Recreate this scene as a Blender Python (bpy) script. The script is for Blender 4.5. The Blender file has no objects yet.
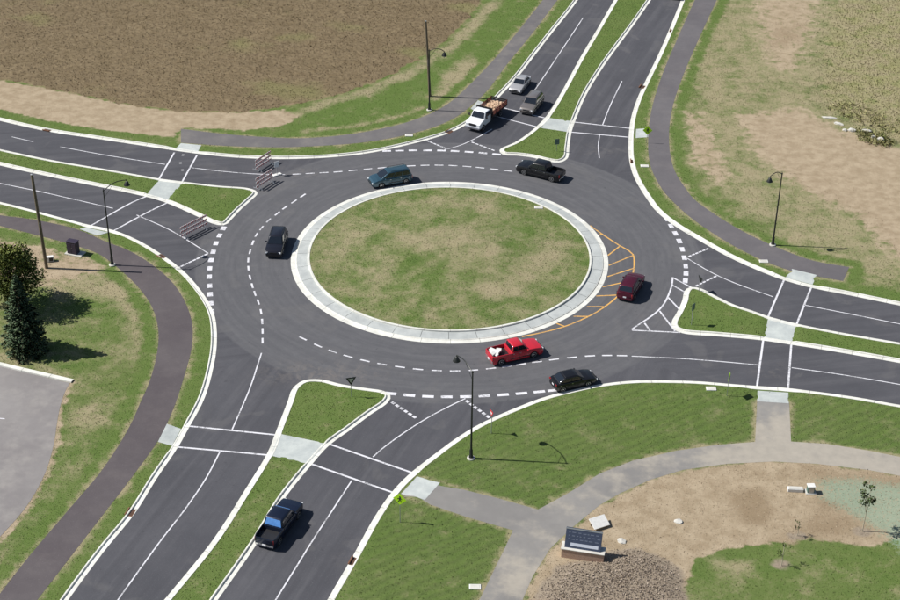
import bpy, bmesh, math, random
import numpy as np
from mathutils import Vector, Matrix
from mathutils.geometry import delaunay_2d_cdt
random.seed(7); rng = np.random.default_rng(11)
S = bpy.context.scene; C = S.collection
K = 1.04                                           # metres scale (apron radius 17.2 m)

# ---------------------------------------------------------------- camera
F_PX, PITCH, ROLL, YAW = 1600.0, 0.5598682882, 0.0098999822, 0.000538333
CAM = np.array([0, -143.89394623 * K, 84.76569538 * K])
fw = np.array([math.sin(YAW) * math.cos(PITCH), math.cos(YAW) * math.cos(PITCH), -math.sin(PITCH)])
r0 = np.cross(fw, [0, 0, 1]); r0 /= np.linalg.norm(r0); u0 = np.cross(r0, fw)
rt = r0 * math.cos(ROLL) + u0 * math.sin(ROLL); up = -r0 * math.sin(ROLL) + u0 * math.cos(ROLL)
cd = bpy.data.cameras.new('camera'); cam = bpy.data.objects.new('camera', cd); C.objects.link(cam)
M3 = Matrix((tuple(rt), tuple(up), tuple(-fw))).transposed()
cam.matrix_world = Matrix.Translation(Vector(CAM)) @ M3.to_4x4()
cd.sensor_width = 36; cd.lens = F_PX / 900 * 36; cd.clip_start = 1; cd.clip_end = 6000
S.camera = cam

# ---------------------------------------------------------------- sky, sun, exposure
SUN_EL, SH_AZ = math.radians(47.5), math.radians(-4.0)      # shadows run towards SH_AZ
w = bpy.data.worlds.new('World'); S.world = w; w.use_nodes = True
nt = w.node_tree; sky = nt.nodes.new('ShaderNodeTexSky'); sky.sky_type = 'NISHITA'; sky.sun_disc = False
sky.sun_elevation = SUN_EL; sky.sun_rotation = math.radians(-86); sky.air_density = 1.0; sky.dust_density = 0.6
nt.links.new(sky.outputs[0], nt.nodes['Background'].inputs[0]); nt.nodes['Background'].inputs[1].default_value = 0.06
sl = bpy.data.lights.new('sun', 'SUN'); sl.energy = 4.6; sl.angle = math.radians(0.5); sl.color = (1, .972, .925)
so = bpy.data.objects.new('sun', sl); C.objects.link(so)
ld = Vector((math.cos(SH_AZ) * math.cos(SUN_EL), math.sin(SH_AZ) * math.cos(SUN_EL), -math.sin(SUN_EL)))
so.rotation_euler = ld.to_track_quat('-Z', 'Y').to_euler(); so.location = (0, 0, 120)
S.view_settings.view_transform = 'Standard'; S.view_settings.look = 'None'
S.view_settings.exposure = 0.24; S.view_settings.gamma = 1; S.view_settings.use_curve_mapping = False

# ---------------------------------------------------------------- survey: photo point -> ground point
def G(p, z=0.0):
    d = fw + (p[0] - 450) / F_PX * rt - (p[1] - 300) / F_PX * up
    return CAM + d * ((z - CAM[2]) / d[2])
def G2(p): return G(p)[:2]
def PR(P):
    q = np.asarray(P, float) - CAM; zz = q @ fw
    return 450 + F_PX * (q @ rt) / zz, 300 - F_PX * (q @ up) / zz
def height(base, top):
    b = G(base); lo, hi = 0.2, 25
    for _ in range(40):
        m = (lo + hi) / 2
        if PR(b + [0, 0, m])[1] > top[1]: lo = m
        else: hi = m
    return lo
def GL(ps): return np.array([G2(p) for p in ps])
def spline(P, step=0.5, closed=False):
    P = np.asarray(P, float); n = len(P); out = []
    idx = range(n if closed else n - 1)
    for i in idx:
        if closed: a, b, c, d = P[(i - 1) % n], P[i], P[(i + 1) % n], P[(i + 2) % n]
        else:
            b, c = P[i], P[i + 1]
            a = P[i - 1] if i > 0 else 2 * b - c
            d = P[i + 2] if i + 2 < n else 2 * c - b
        L = np.linalg.norm(c - b); k = max(1, int(L / step))
        ta = max(np.linalg.norm(b - a), 1e-4) ** .5; tb = max(L, 1e-4) ** .5; tc = max(np.linalg.norm(d - c), 1e-4) ** .5
        m1 = ((b - a) / ta - (c - a) / (ta + tb) + (c - b) / tb) * tb
        m2 = ((c - b) / tb - (d - b) / (tb + tc) + (d - c) / tc) * tb
        for j in range(k):
            t = j / k; t2 = t * t; t3 = t2 * t
            out.append((2 * t3 - 3 * t2 + 1) * b + (t3 - 2 * t2 + t) * m1 + (-2 * t3 + 3 * t2) * c + (t3 - t2) * m2)
    if not closed: out.append(P[-1])
    return np.array(out)
def normals(P, closed=False):
    if closed: T = np.roll(P, -1, 0) - np.roll(P, 1, 0)
    else: T = np.gradient(P, axis=0)
    T = T / np.maximum(np.linalg.norm(T, axis=1)[:, None], 1e-9)
    return np.stack([-T[:, 1], T[:, 0]], 1)
def inside(P, Q):
    x, y = P[:, 0], P[:, 1]; r = np.zeros(len(P), bool)
    for (x0, y0), (x1, y1) in zip(Q, np.roll(Q, -1, 0)):
        if y0 == y1: continue
        r ^= ((y0 > y) != (y1 > y)) & (x < (x1 - x0) * (y - y0) / (y1 - y0) + x0)
    return r
def segdist(P, a, b):
    ab = b - a; t = np.clip(((P - a) @ ab) / max(ab @ ab, 1e-9), 0, 1)
    return np.linalg.norm(P - (a + t[:, None] * ab), axis=1)
def polydist(P, Q, closed=True):
    d = np.full(len(P), 1e9)
    n = len(Q)
    for i in range(n if closed else n - 1): d = np.minimum(d, segdist(P, Q[i], Q[(i + 1) % n]))
    return d
def sstep(a, b, x): t = np.clip((x - a) / (b - a), 0, 1); return t * t * (3 - 2 * t)
VIEW = GL([(-70, -60), (970, -60), (970, 670), (-70, 670)])

# ---------------------------------------------------------------- materials
MAT = {}
def nodes(name):
    m = bpy.data.materials.new(name); m.use_nodes = True; MAT[name] = m
    t = m.node_tree; b = t.nodes['Principled BSDF']; return m, t, b
def N(t, typ, **kw):
    n = t.nodes.new('ShaderNode' + typ)
    for k, v in kw.items():
        if k.startswith('i_'):
            key = k[2:]; n.inputs[int(key) if key.isdigit() else key].default_value = v
        else: setattr(n, k, v)
    return n
def noise(t, co, scale, detail=4, rough=.6, dist=0):
    n = N(t, 'TexNoise'); n.inputs['Scale'].default_value = scale; n.inputs['Detail'].default_value = detail
    n.inputs['Roughness'].default_value = rough; n.inputs['Distortion'].default_value = dist
    t.links.new(co, n.inputs['Vector']); return n.outputs['Fac']
def maprange(t, v, a, b, c, d):
    n = N(t, 'MapRange', interpolation_type='SMOOTHSTEP'); t.links.new(v, n.inputs[0])
    for i, x in zip((1, 2, 3, 4), (a, b, c, d)): n.inputs[i].default_value = x
    return n.outputs[0]
def mixc(t, f, a, b, typ='MIX'):
    n = N(t, 'Mix', data_type='RGBA', blend_type=typ)
    for s, v in ((0, f), (6, a), (7, b)):
        if hasattr(v, 'links'): t.links.new(v, n.inputs[s])
        else: n.inputs[s].default_value = v if s == 0 else (*v, 1)
    return n.outputs[2]
def math_(t, op, a, b):
    n = N(t, 'Math', operation=op)
    for s, v in ((0, a), (1, b)):
        if hasattr(v, 'links'): t.links.new(v, n.inputs[s])
        else: n.inputs[s].default_value = v
    return n.outputs[0]
def pos(t): return N(t, 'NewGeometry').outputs['Position']
def bump(t, b, h, strength, dist):
    n = N(t, 'Bump'); n.inputs['Strength'].default_value = strength; n.inputs['Distance'].default_value = dist
    t.links.new(h, n.inputs['Height']); t.links.new(n.outputs[0], b.inputs['Normal'])
def simple(name, col, rough=.6, metal=0, coat=0, var=.12, scale=6, spec=.5):
    m, t, b = nodes(name); co = N(t, 'TexCoord').outputs['Object']
    f = noise(t, co, scale, 3)
    lo = tuple(c * (1 - var) for c in col); hi = tuple(min(1, c * (1 + var)) for c in col)
    t.links.new(mixc(t, f, lo, hi), b.inputs['Base Color'])
    b.inputs['Roughness'].default_value = rough; b.inputs['Metallic'].default_value = metal
    b.inputs['Coat Weight'].default_value = coat; b.inputs['Coat Roughness'].default_value = .08
    b.inputs['Specular IOR Level'].default_value = spec
    return m

def asphalt(name, c0, c1, ring=False, dust=0.0, dustcol=(.42, .37, .30)):
    m, t, b = nodes(name); p = pos(t)
    big = noise(t, p, .12, 4); mid = noise(t, p, 1.1, 5, .65); fine = noise(t, p, 9, 3, .7)
    col = mixc(t, maprange(t, big, .3, .7, 0, 1), c0, c1)
    if ring:
        sx = N(t, 'SeparateXYZ'); t.links.new(p, sx.inputs[0])
        ln = N(t, 'VectorMath', operation='LENGTH'); cz = N(t, 'VectorMath', operation='MULTIPLY')
        cz.inputs[1].default_value = (1, 1, 0); t.links.new(p, cz.inputs[0]); t.links.new(cz.outputs[0], ln.inputs[0])
        r = ln.outputs['Value']
        old = maprange(t, r, 27.2, 27.6, 1, 0)
        # worn circulating carriageway: concentric polish and dark drip streaks
        cm = N(t, 'CombineXYZ'); t.links.new(math_(t, 'MULTIPLY', r, 1.5), cm.inputs[0])
        an = math_(t, 'MULTIPLY', math_(t, 'ARCTAN2', sx.outputs[1], sx.outputs[0]), 3.0); t.links.new(an, cm.inputs[1])
        st = noise(t, cm.outputs[0], 1.0, 4, .6)
        oc = mixc(t, maprange(t, st, .35, .68, 0, 1), (.125, .124, .131), (.156, .154, .160))
        col = mixc(t, math_(t, 'MULTIPLY', old, .85), col, oc)
        pt = maprange(t, noise(t, p, .22, 3, .5, .6), .58, .66, 0, 1)
        col = mixc(t, math_(t, 'MULTIPLY', pt, .3), col, (.18, .172, .168))
    if ring:
        for rot, msk in ((.18, 0), (1.22, 1)):
            mp = N(t, 'Mapping'); mp.inputs['Rotation'].default_value = (0, 0, -rot); mp.inputs['Scale'].default_value = (1, 1, 0); t.links.new(p, mp.inputs[0])
            m2 = N(t, 'VectorMath', operation='MULTIPLY'); m2.inputs[1].default_value = (.05, 1.0, 0); t.links.new(mp.outputs[0], m2.inputs[0]); sn = noise(t, m2.outputs[0], 1.0, 4, .6)
            ax_ = math_(t, 'ABSOLUTE', sx.outputs[0], 0); ay_ = math_(t, 'ABSOLUTE', sx.outputs[1], 0); k_ = math_(t, 'GREATER_THAN', ay_, ax_) if msk else math_(t, 'GREATER_THAN', ax_, ay_)
            k_ = math_(t, 'MULTIPLY', k_, math_(t, 'SUBTRACT', 1, old))
            col = mixc(t, math_(t, 'MULTIPLY', k_, maprange(t, sn, .48, .72, 0, .45)), col, (.142, .139, .148)); col = mixc(t, math_(t, 'MULTIPLY', k_, maprange(t, sn, .5, .3, 0, .45)), col, (.062, .061, .069))
        for cpt, rad, sq, kk in (((325, 374), 5.5, 3.0, .5), ((660, 318), 4, 1.5, .22), ((300, 172), 4, 2, .3), ((770, 370), 3.5, 1.5, .25), ((345, 560), 3, 1, .15), ((600, 150), 5, 1.2, .2)):
            cw = G(cpt); dv = N(t, 'VectorMath', operation='SUBTRACT'); dv.inputs[1].default_value = tuple(cw); t.links.new(p, dv.inputs[0]); ds = N(t, 'VectorMath', operation='MULTIPLY'); ds.inputs[1].default_value = (1 / sq, 1, 0); t.links.new(dv.outputs[0], ds.inputs[0])
            dl = N(t, 'VectorMath', operation='LENGTH'); t.links.new(ds.outputs[0], dl.inputs[0]); dk_ = math_(t, 'MULTIPLY', maprange(t, dl.outputs['Value'], 0, rad / 1.6, 1, 0), maprange(t, noise(t, p, .9, 5, .7, 1.0), .42, .65, 0, kk)); col = mixc(t, dk_, col, (.27, .235, .205))
        spots = maprange(t, noise(t, p, 1.9, 2, .4), .70, .76, 0, .4); col = mixc(t, spots, col, (.05, .05, .055))
    if dust:
        dm = maprange(t, math_(t, 'ADD', noise(t, p, .35, 5, .65), math_(t, 'MULTIPLY', N(t, 'Attribute', attribute_name='dust').outputs['Fac'], .3)), .42, .75, 0, dust); col = mixc(t, dm, col, dustcol)
    col = mixc(t, math_(t, 'MULTIPLY', mid, .55), col, tuple(x * .72 for x in c0))
    col = mixc(t, maprange(t, fine, .55, .8, 0, .35), col, (.26, .25, .25))
    t.links.new(col, b.inputs['Base Color']); b.inputs['Roughness'].default_value = .88
    b.inputs['Specular IOR Level'].default_value = .25
    bump(t, b, fine, .4, .015); return m
asphalt('asphalt', (.078, .078, .088), (.100, .099, .110), True)
asphalt('path_plum', (.098, .083, .089), (.128, .112, .115), dust=.25, dustcol=(.22, .19, .18))
asphalt('path_grey', (.140, .131, .134), (.178, .168, .166), dust=.5, dustcol=(.30, .27, .235))
asphalt('path_pale', (.225, .215, .205), (.30, .285, .265), dust=.9, dustcol=(.47, .42, .345))
asphalt('path_mauve', (.128, .118, .125), (.160, .150, .155), dust=.25, dustcol=(.26, .23, .22))
asphalt('lot', (.235, .217, .213), (.315, .295, .283), dust=.5, dustcol=(.45, .42, .38))

def concrete(name, c0, c1, joints=0):
    m, t, b = nodes(name); p = pos(t)
    f = noise(t, p, .8, 5, .65); g = noise(t, p, 14, 3, .7)
    col = mixc(t, maprange(t, f, .3, .72, 0, 1), c0, c1)
    col = mixc(t, maprange(t, g, .5, .85, 0, .3), col, tuple(x * .7 for x in c0))
    dk = maprange(t, noise(t, p, 2.4, 4, .7), .62, .74, 0, .4); col = mixc(t, dk, col, tuple(x * .55 for x in c0))
    if joints:
        a = N(t, 'Attribute', attribute_name='run'); sp = math_(t, 'FRACT', math_(t, 'MULTIPLY', a.outputs['Fac'], 1 / joints), 0)
        j = math_(t, 'LESS_THAN', sp, .02); col = mixc(t, math_(t, 'MULTIPLY', j, .75), col, tuple(x * .4 for x in c0))
    rv = N(t, 'ObjectInfo').outputs['Random']
    col = mixc(t, math_(t, 'MULTIPLY', rv, .16), col, tuple(x * .6 for x in c0))
    t.links.new(col, b.inputs['Base Color']); b.inputs['Roughness'].default_value = .85; bump(t, b, g, .25, .01); return m
concrete('kerb', (.64, .63, .57), (.84, .83, .76), 3.0)
concrete('apron', (.40, .42, .41), (.52, .54, .52))
concrete('slab', (.42, .45, .44), (.55, .58, .55))
concrete('footing', (.55, .53, .48), (.68, .66, .6))
def paint(name, c, wear):
    m, t, b = nodes(name); p = pos(t)
    f = noise(t, p, 5, 5, .75); g = noise(t, p, .6, 3)
    wv = maprange(t, math_(t, 'ADD', f, math_(t, 'MULTIPLY', math_(t, 'SUBTRACT', g, .5), .6)), .47, .70, 0, wear)
    t.links.new(mixc(t, wv, c, (.13, .13, .135)), b.inputs['Base Color']); b.inputs['Roughness'].default_value = .7
paint('white_paint', (.72, .71, .74), .85); paint('orange_paint', (.72, .40, .10), .75)

def land_material():
    m, t, b = nodes('land'); p = pos(t)
    at = lambda n: N(t, 'Attribute', attribute_name=n).outputs['Fac']
    big = noise(t, p, .16, 4, .6); mid = noise(t, p, .75, 5, .65); fine = noise(t, p, 4.5, 5, .72); vf = noise(t, p, 17, 3, .7)
    mk = lambda n, k=.75, s=None: maprange(t, math_(t, 'ADD', at(n), math_(t, 'MULTIPLY', math_(t, 'SUBTRACT', s or mid, .5), k * 2)), .38, .74, 0, 1)
    g = mixc(t, maprange(t, mid, .3, .7, 0, 1), (.062, .124, .014), (.105, .160, .030))
    g = mixc(t, maprange(t, big, .35, .68, 0, .6), g, (.125, .162, .045))
    g = mixc(t, at('lush'), g, mixc(t, fine, (.056, .122, .012), (.104, .170, .028)))
    wv = N(t, 'TexWave'); mp = N(t, 'Mapping'); mp.inputs['Rotation'].default_value = (0, 0, 1.0); t.links.new(p, mp.inputs[0]); t.links.new(mp.outputs[0], wv.inputs[0])
    wv.inputs['Scale'].default_value = .34; wv.inputs['Distortion'].default_value = 4; wv.inputs['Detail'].default_value = 4; wv.inputs['Detail Scale'].default_value = 1.6
    g = mixc(t, math_(t, 'MULTIPLY', math_(t, 'MULTIPLY', wv.outputs['Fac'], at('mow')), .5), g, (.05, .085, .016))
    g = mixc(t, mk('straw', .6), g, mixc(t, fine, (.19, .215, .06), (.34, .325, .135)))
    md2 = noise(t, p, .33, 4, .55, .4); ad = lambda a_, b_: math_(t, 'ADD', a_, b_); sc = lambda n_, k_: math_(t, 'MULTIPLY', math_(t, 'SUBTRACT', n_, .5), k_)
    dm = maprange(t, ad(at('dry'), ad(sc(md2, 1.5), ad(sc(mid, 1.1), sc(fine, 1.0)))), .0, 1.0, 0, .95)
    g = mixc(t, dm, g, mixc(t, fine, (.26, .225, .12), (.43, .355, .235)))
    d = mixc(t, maprange(t, mid, .3, .7, 0, 1), (.315, .235, .155), (.445, .35, .245))
    g = mixc(t, mk('dirt', .75), g, d)
    bm_ = maprange(t, ad(at('brown'), ad(sc(md2, 1.2), ad(sc(mid, 1.6), sc(fine, 1.0)))), .25, 1.05, 0, .9)
    g = mixc(t, bm_, g, mixc(t, fine, (.20, .135, .08), (.31, .225, .145)))
    g = mixc(t, math_(t, 'MULTIPLY', mk('teal', 1.3, fine), math_(t, 'MULTIPLY', at('teal'), .8)), g, (.24, .36, .27))
    g = mixc(t, mk('mulch', .35), g, mixc(t, maprange(t, fine, .3, .7, 0, 1), (.20, .155, .12), (.36, .29, .225)))
    g = mixc(t, maprange(t, fine, .5, .8, 0, .30), g, (.045, .06, .02))
    g = mixc(t, maprange(t, vf, .35, .7, .0, .42), g, mixc(t, .5, g, (.5, .47, .3)))
    g = mixc(t, maprange(t, vf, .30, .5, .35, 0), g, mixc(t, .6, g, (.01, .014, .004)))
    t.links.new(g, b.inputs['Base Color']); b.inputs['Roughness'].default_value = .95; b.inputs['Specular IOR Level'].default_value = .1
    bump(t, b, math_(t, 'ADD', fine, vf), .6, .06)
land_material()
def crop_material():
    m, t, b = nodes('crop'); p = pos(t)
    a = noise(t, p, 1.6, 5, .7); f = noise(t, p, 13, 3, .7); big = noise(t, p, .09, 4, .6)
    rn = N(t, 'Attribute', attribute_name='tint').outputs['Fac']
    c = mixc(t, maprange(t, a, .3, .7, 0, 1), (.125, .088, .046), (.205, .152, .082))
    c = mixc(t, math_(t, 'MULTIPLY', rn, .8), c, (.30, .235, .135)); c = mixc(t, maprange(t, f, .5, .75, 0, .4), c, (.085, .056, .03)); c = mixc(t, maprange(t, noise(t, p, .35, 4, .6), .4, .7, 0, .4), c, (.125, .09, .042))
    gp_ = N(t, 'Attribute', attribute_name='green').outputs['Fac']; c = mixc(t, maprange(t, math_(t, 'ADD', big, gp_), .58, .8, 0, .5), c, (.21, .21, .075))
    t.links.new(c, b.inputs['Base Color']); b.inputs['Roughness'].default_value = .95
crop_material()
def leaf_material(name, a, c, trans=.25):
    m, t, b = nodes(name)
    rn = N(t, 'Attribute', attribute_name='tint').outputs['Fac']
    t.links.new(mixc(t, rn, a, c), b.inputs['Base Color']); b.inputs['Roughness'].default_value = .7
    b.inputs['Transmission Weight'].default_value = 0; b.inputs['Specular IOR Level'].default_value = .25
leaf_material('soil_clods', (.27, .205, .13), (.50, .42, .30)); leaf_material('mulch_chips', (.17, .13, .10), (.45, .37, .295)); leaf_material('needles', (.06, .105, .055), (.17, .235, .12)); leaf_material('leaves', (.12, .165, .04), (.33, .36, .10))
leaf_material('sapling_leaves', (.05, .085, .025), (.12, .16, .05)); leaf_material('weeds', (.22, .25, .085), (.48, .43, .21))
simple('bark', (.11, .085, .06), .9, var=.35, scale=5); simple('pale_bark', (.42, .37, .28), .9, var=.2)
simple('pole_wood', (.16, .125, .085), .9, var=.35, scale=4); simple('pole_dark', (.022, .024, .022), .45, .2)
simple('galv', (.45, .46, .47), .45, .6); simple('rust', (.19, .085, .045), .85, var=.45, scale=9); simple('iron', (.03, .028, .027), .7)
simple('tyre', (.018, .018, .019), .8); simple('rim', (.55, .55, .57), .3, .8); simple('trim_black', (.016, .016, .018), .5)
simple('glass', (.012, .016, .022), .06, 0, .3, var=.05, spec=.8); simple('sky_reflection_glass', (.13, .33, .80), .25, .0, .5, var=.35, scale=4)  # second glass: reflected sky painted in as a bright blue base colour
simple('headlight', (.82, .84, .86), .12, .1, 1); simple('taillight', (.30, .012, .014), .2, 0, 1); simple('plate', (.78, .78, .8), .5)
simple('chrome', (.72, .72, .74), .18, .9); simple('lamp_glass', (.72, .72, .68), .3)
for n, c, mt in (('paint_black', (.008, .009, .011), .1), ('paint_navy', (.012, .018, .038), .2), ('paint_teal', (.035, .085, .12), .3),
                 ('paint_maroon', (.085, .012, .028), .2), ('paint_red', (.55, .022, .038), 0), ('paint_white', (.80, .81, .82), 0),
                 ('paint_silver', (.50, .49, .49), .35), ('paint_tan', (.20, .18, .17), .3), ('paint_ink', (.016, .017, .026), .2),
                 ('paint_coal', (.011, .011, .013), .1)):
    simple(n, c, .34, mt, .45 if max(c) < .1 else .8, var=.06, spec=.3)
simple('truck_rail', (.17, .045, .03), .7, var=.3); simple('load_tan', (.52, .36, .24), .9, var=.5, scale=5); simple('cargo_white', (.70, .69, .66), .8, var=.2)
simple('sign_yellow', (.50, .85, .02), .4, var=.04); simple('sign_red', (.62, .02, .025), .45); simple('sign_white', (.82, .82, .82), .45, var=.04)
simple('barricade_orange', (.62, .10, .06), .5, var=.15); simple('box_green', (.10, .16, .135), .5); simple('box_dark', (.032, .022, .045), .6, var=.3)
simple('sign_navy', (.045, .055, .095), .35, coat=.6, var=.3, scale=3); simple('sign_band', (.55, .58, .66), .4, var=.15); simple('sign_mark', (.14, .16, .22), .4); simple('rock', (.55, .53, .48), .9, var=.25, scale=3)
def brick_mat():
    m, t, b = nodes('brick'); co = N(t, 'TexCoord').outputs['Object']
    br = N(t, 'TexBrick'); mp = N(t, 'Mapping'); mp.inputs['Rotation'].default_value = (math.pi / 2, 0, 0)
    t.links.new(co, mp.inputs[0]); t.links.new(mp.outputs[0], br.inputs[0])
    br.inputs['Color1'].default_value = (.42, .25, .17, 1); br.inputs['Color2'].default_value = (.50, .33, .24, 1); br.inputs['Mortar'].default_value = (.42, .36, .3, 1)
    br.inputs['Scale'].default_value = 4.5; t.links.new(br.outputs[0], b.inputs['Base Color']); b.inputs['Roughness'].default_value = .9
brick_mat()

# ---------------------------------------------------------------- mesh helpers
class MB:
    def __init__(s): s.v = []; s.f = []
    def add(s, v, f):
        o = len(s.v); s.v += [tuple(map(float, x)) for x in v]; s.f += [tuple(i + o for i in q) for q in f]; return s
    def box(s, c, d, M=None, taper=1.0):
        x, y, z = d[0] / 2, d[1] / 2, d[2] / 2
        v = [Vector((sx * x * (taper if sz > 0 else 1), sy * y * (taper if sz > 0 else 1), sz * z)) for sz in (-1, 1) for sx, sy in ((-1, -1), (1, -1), (1, 1), (-1, 1))]
        if M is not None: v = [M @ q for q in v]
        v = [q + Vector(c) for q in v]
        return s.add(v, [(3, 2, 1, 0), (4, 5, 6, 7), (0, 1, 5, 4), (1, 2, 6, 5), (2, 3, 7, 6), (3, 0, 4, 7)])
    def hexa(s, v): return s.add(v, [(3, 2, 1, 0), (4, 5, 6, 7), (0, 1, 5, 4), (1, 2, 6, 5), (2, 3, 7, 6), (3, 0, 4, 7)])
    def tube(s, P, R, n=8):
        P = [Vector(p) for p in P]; R = [R] * len(P) if not hasattr(R, '__len__') else R; rings = []
        for i, p in enumerate(P):
            d = (P[min(i + 1, len(P) - 1)] - P[max(i - 1, 0)]).normalized()
            a = d.orthogonal().normalized(); q = d.cross(a)
            rings.append([p + (a * math.cos(6.28319 * k / n) + q * math.sin(6.28319 * k / n)) * R[i] for k in range(n)])
        v = [x for r in rings for x in r]; f = [tuple(range(n - 1, -1, -1)), tuple((len(P) - 1) * n + k for k in range(n))]
        for i in range(len(P) - 1):
            for k in range(n): f.append((i * n + k, i * n + (k + 1) % n, (i + 1) * n + (k + 1) % n, (i + 1) * n + k))
        return s.add(v, f)
    def lathe(s, prof, n=16, M=None):
        v = []; f = []
        for (r, z) in prof:
            for k in range(n): v.append(Vector((r * math.cos(6.28319 * k / n), r * math.sin(6.28319 * k / n), z)))
        for i in range(len(prof) - 1):
            for k in range(n): f.append((i * n + k, i * n + (k + 1) % n, (i + 1) * n + (k + 1) % n, (i + 1) * n + k))
        f += [tuple(range(n - 1, -1, -1)), tuple((len(prof) - 1) * n + k for k in range(n))]
        if M is not None: v = [M @ q for q in v]
        return s.add(v, f)
    def prism(s, poly, a, b):
        """poly: 2D (x,z) outline, extruded along y from a to b"""
        n = len(poly); v = [(x, a, z) for x, z in poly] + [(x, b, z) for x, z in poly]
        f = [tuple(range(n)), tuple(range(2 * n - 1, n - 1, -1))] + [(i, i + n, (i + 1) % n + n, (i + 1) % n) for i in range(n)]
        return s.add(v, f)
    def mesh(s, name, smooth=None):
        me = bpy.data.meshes.new(name); me.from_pydata(s.v, [], s.f); me.update()
        bm = bmesh.new(); bm.from_mesh(me); bmesh.ops.recalc_face_normals(bm, faces=bm.faces); bm.to_mesh(me); bm.free()
        if smooth is not None:
            me.polygons.foreach_set('use_smooth', [True] * len(me.polygons)); me.set_sharp_from_angle(angle=math.radians(smooth))
        return me
    def build(s, name, mat, parent=None, smooth=None, bevel=0):
        o = bpy.data.objects.new(name, s.mesh(name, smooth)); C.objects.link(o); o.data.materials.append(MAT[mat])
        if parent is not None: o.parent = parent
        if bevel:
            b = o.modifiers.new('bevel', 'BEVEL'); b.width = bevel; b.segments = 2; b.limit_method = 'ANGLE'
        return o
def rawobj(name, v, f, mat, parent=None, attrs=None, smooth=False):
    me = bpy.data.meshes.new(name); v = np.asarray(v, np.float32); f = np.asarray(f, np.int32)
    me.vertices.add(len(v)); me.vertices.foreach_set('co', v.ravel())
    k = f.shape[1]; me.loops.add(f.size); me.loops.foreach_set('vertex_index', f.ravel())
    me.polygons.add(len(f)); me.polygons.foreach_set('loop_start', np.arange(0, f.size, k, dtype=np.int32))
    me.polygons.foreach_set('loop_total', np.full(len(f), k, np.int32))
    me.polygons.foreach_set('use_smooth', np.full(len(f), bool(smooth)))
    me.update(calc_edges=True); me.validate()
    for n, a in (attrs or {}).items():
        at = me.attributes.new(n, 'FLOAT', 'POINT'); at.data.foreach_set('value', np.asarray(a, np.float32))
    o = bpy.data.objects.new(name, me); C.objects.link(o); me.materials.append(MAT[mat])
    if parent is not None: o.parent = parent
    return o
def structure(o): o['kind'] = 'structure'; return o
def tag(o, label, cat, group=None):
    o['label'] = label; o['category'] = cat
    if group: o['group'] = group
    return o
def empty(name, loc, rz=0):
    o = bpy.data.objects.new(name, None); C.objects.link(o); o.location = loc; o.rotation_euler = (0, 0, rz); o.empty_display_size = .3
    return o
def fill(poly, pts=None):
    poly = np.asarray(poly); V = [Vector(p) for p in poly]; n = len(V)
    if pts is not None and len(pts): V += [Vector(p) for p in pts]
    r = delaunay_2d_cdt(V, [(i, (i + 1) % n) for i in range(n)], [], 1, 1e-4)
    v = np.array([tuple(q) for q in r[0]]); f = np.array([t for t in r[2] if len(t) == 3])
    a = v[f[:, 1]] - v[f[:, 0]]; b = v[f[:, 2]] - v[f[:, 0]]; neg = a[:, 0] * b[:, 1] - a[:, 1] * b[:, 0] < 0
    f[neg] = f[neg][:, ::-1]; return v, f
def gridpts(poly, step, jitter=.3, region=None, keep=0.25):
    lo = poly.min(0); hi = poly.max(0)
    if region is not None: lo = np.maximum(lo, region.min(0)); hi = np.minimum(hi, region.max(0))
    if (hi <= lo).any(): return np.zeros((0, 2))
    xs, ys = np.meshgrid(np.arange(lo[0], hi[0], step), np.arange(lo[1], hi[1], step)); P = np.stack([xs.ravel(), ys.ravel()], 1)
    P = P + rng.uniform(-jitter, jitter, P.shape) * step
    k = inside(P, poly)
    if region is not None: k &= inside(P, region)
    P = P[k]; P = P[polydist(P, poly) > keep * step]
    return P

# ---------------------------------------------------------------- the survey lines (photo points)
KERB = {
 'nw': [(-40, 110), (0, 119), (50, 130), (100, 137.5), (150, 145), (200, 152.3), (233, 155.7), (267, 157.3), (300, 157.2), (333, 155.5), (367, 151.7), (400, 145), (433, 136.5), (450, 130.7), (467, 121.7), (485, 107.5), (500, 92.7), (517, 74), (533, 53.5), (550, 31.7), (567, 10.7), (575, 0), (590, -19)],
 'ne': [(692, -20), (684, 0), (672, 30), (662, 53.3), (650, 78.3), (640, 100), (634, 120), (632, 140), (633, 161.7), (638, 178), (650, 198), (660, 211), (677, 224.5), (700, 238.3), (733, 256.7), (767, 271.7), (785, 278.3), (813, 286), (850, 293.3), (900, 303.5), (940, 311)],
 'se': [(940, 413), (900, 407.5), (853, 399.3), (817, 394.3), (788, 390.7), (757, 388.5), (733, 386.7), (700, 384), (667, 383), (633, 383.3), (600, 387), (567, 394), (545, 400), (517, 410.7), (483, 426), (460, 440), (433, 460), (413, 476), (397, 492.5), (380, 516.7), (357, 558.3), (333, 600), (318, 627)],
 'sw': [(45, 626), (63, 600), (100, 550), (130, 513.3), (153, 477), (173.5, 447), (182, 432), (200, 398.5), (210, 363.3), (212.7, 340), (210.7, 317), (203, 300), (183, 275), (160, 256.7), (133, 240.7), (110, 231.5), (87, 226.5), (67, 221.5), (33, 212.3), (0, 204), (-40, 195)],
}
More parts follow.
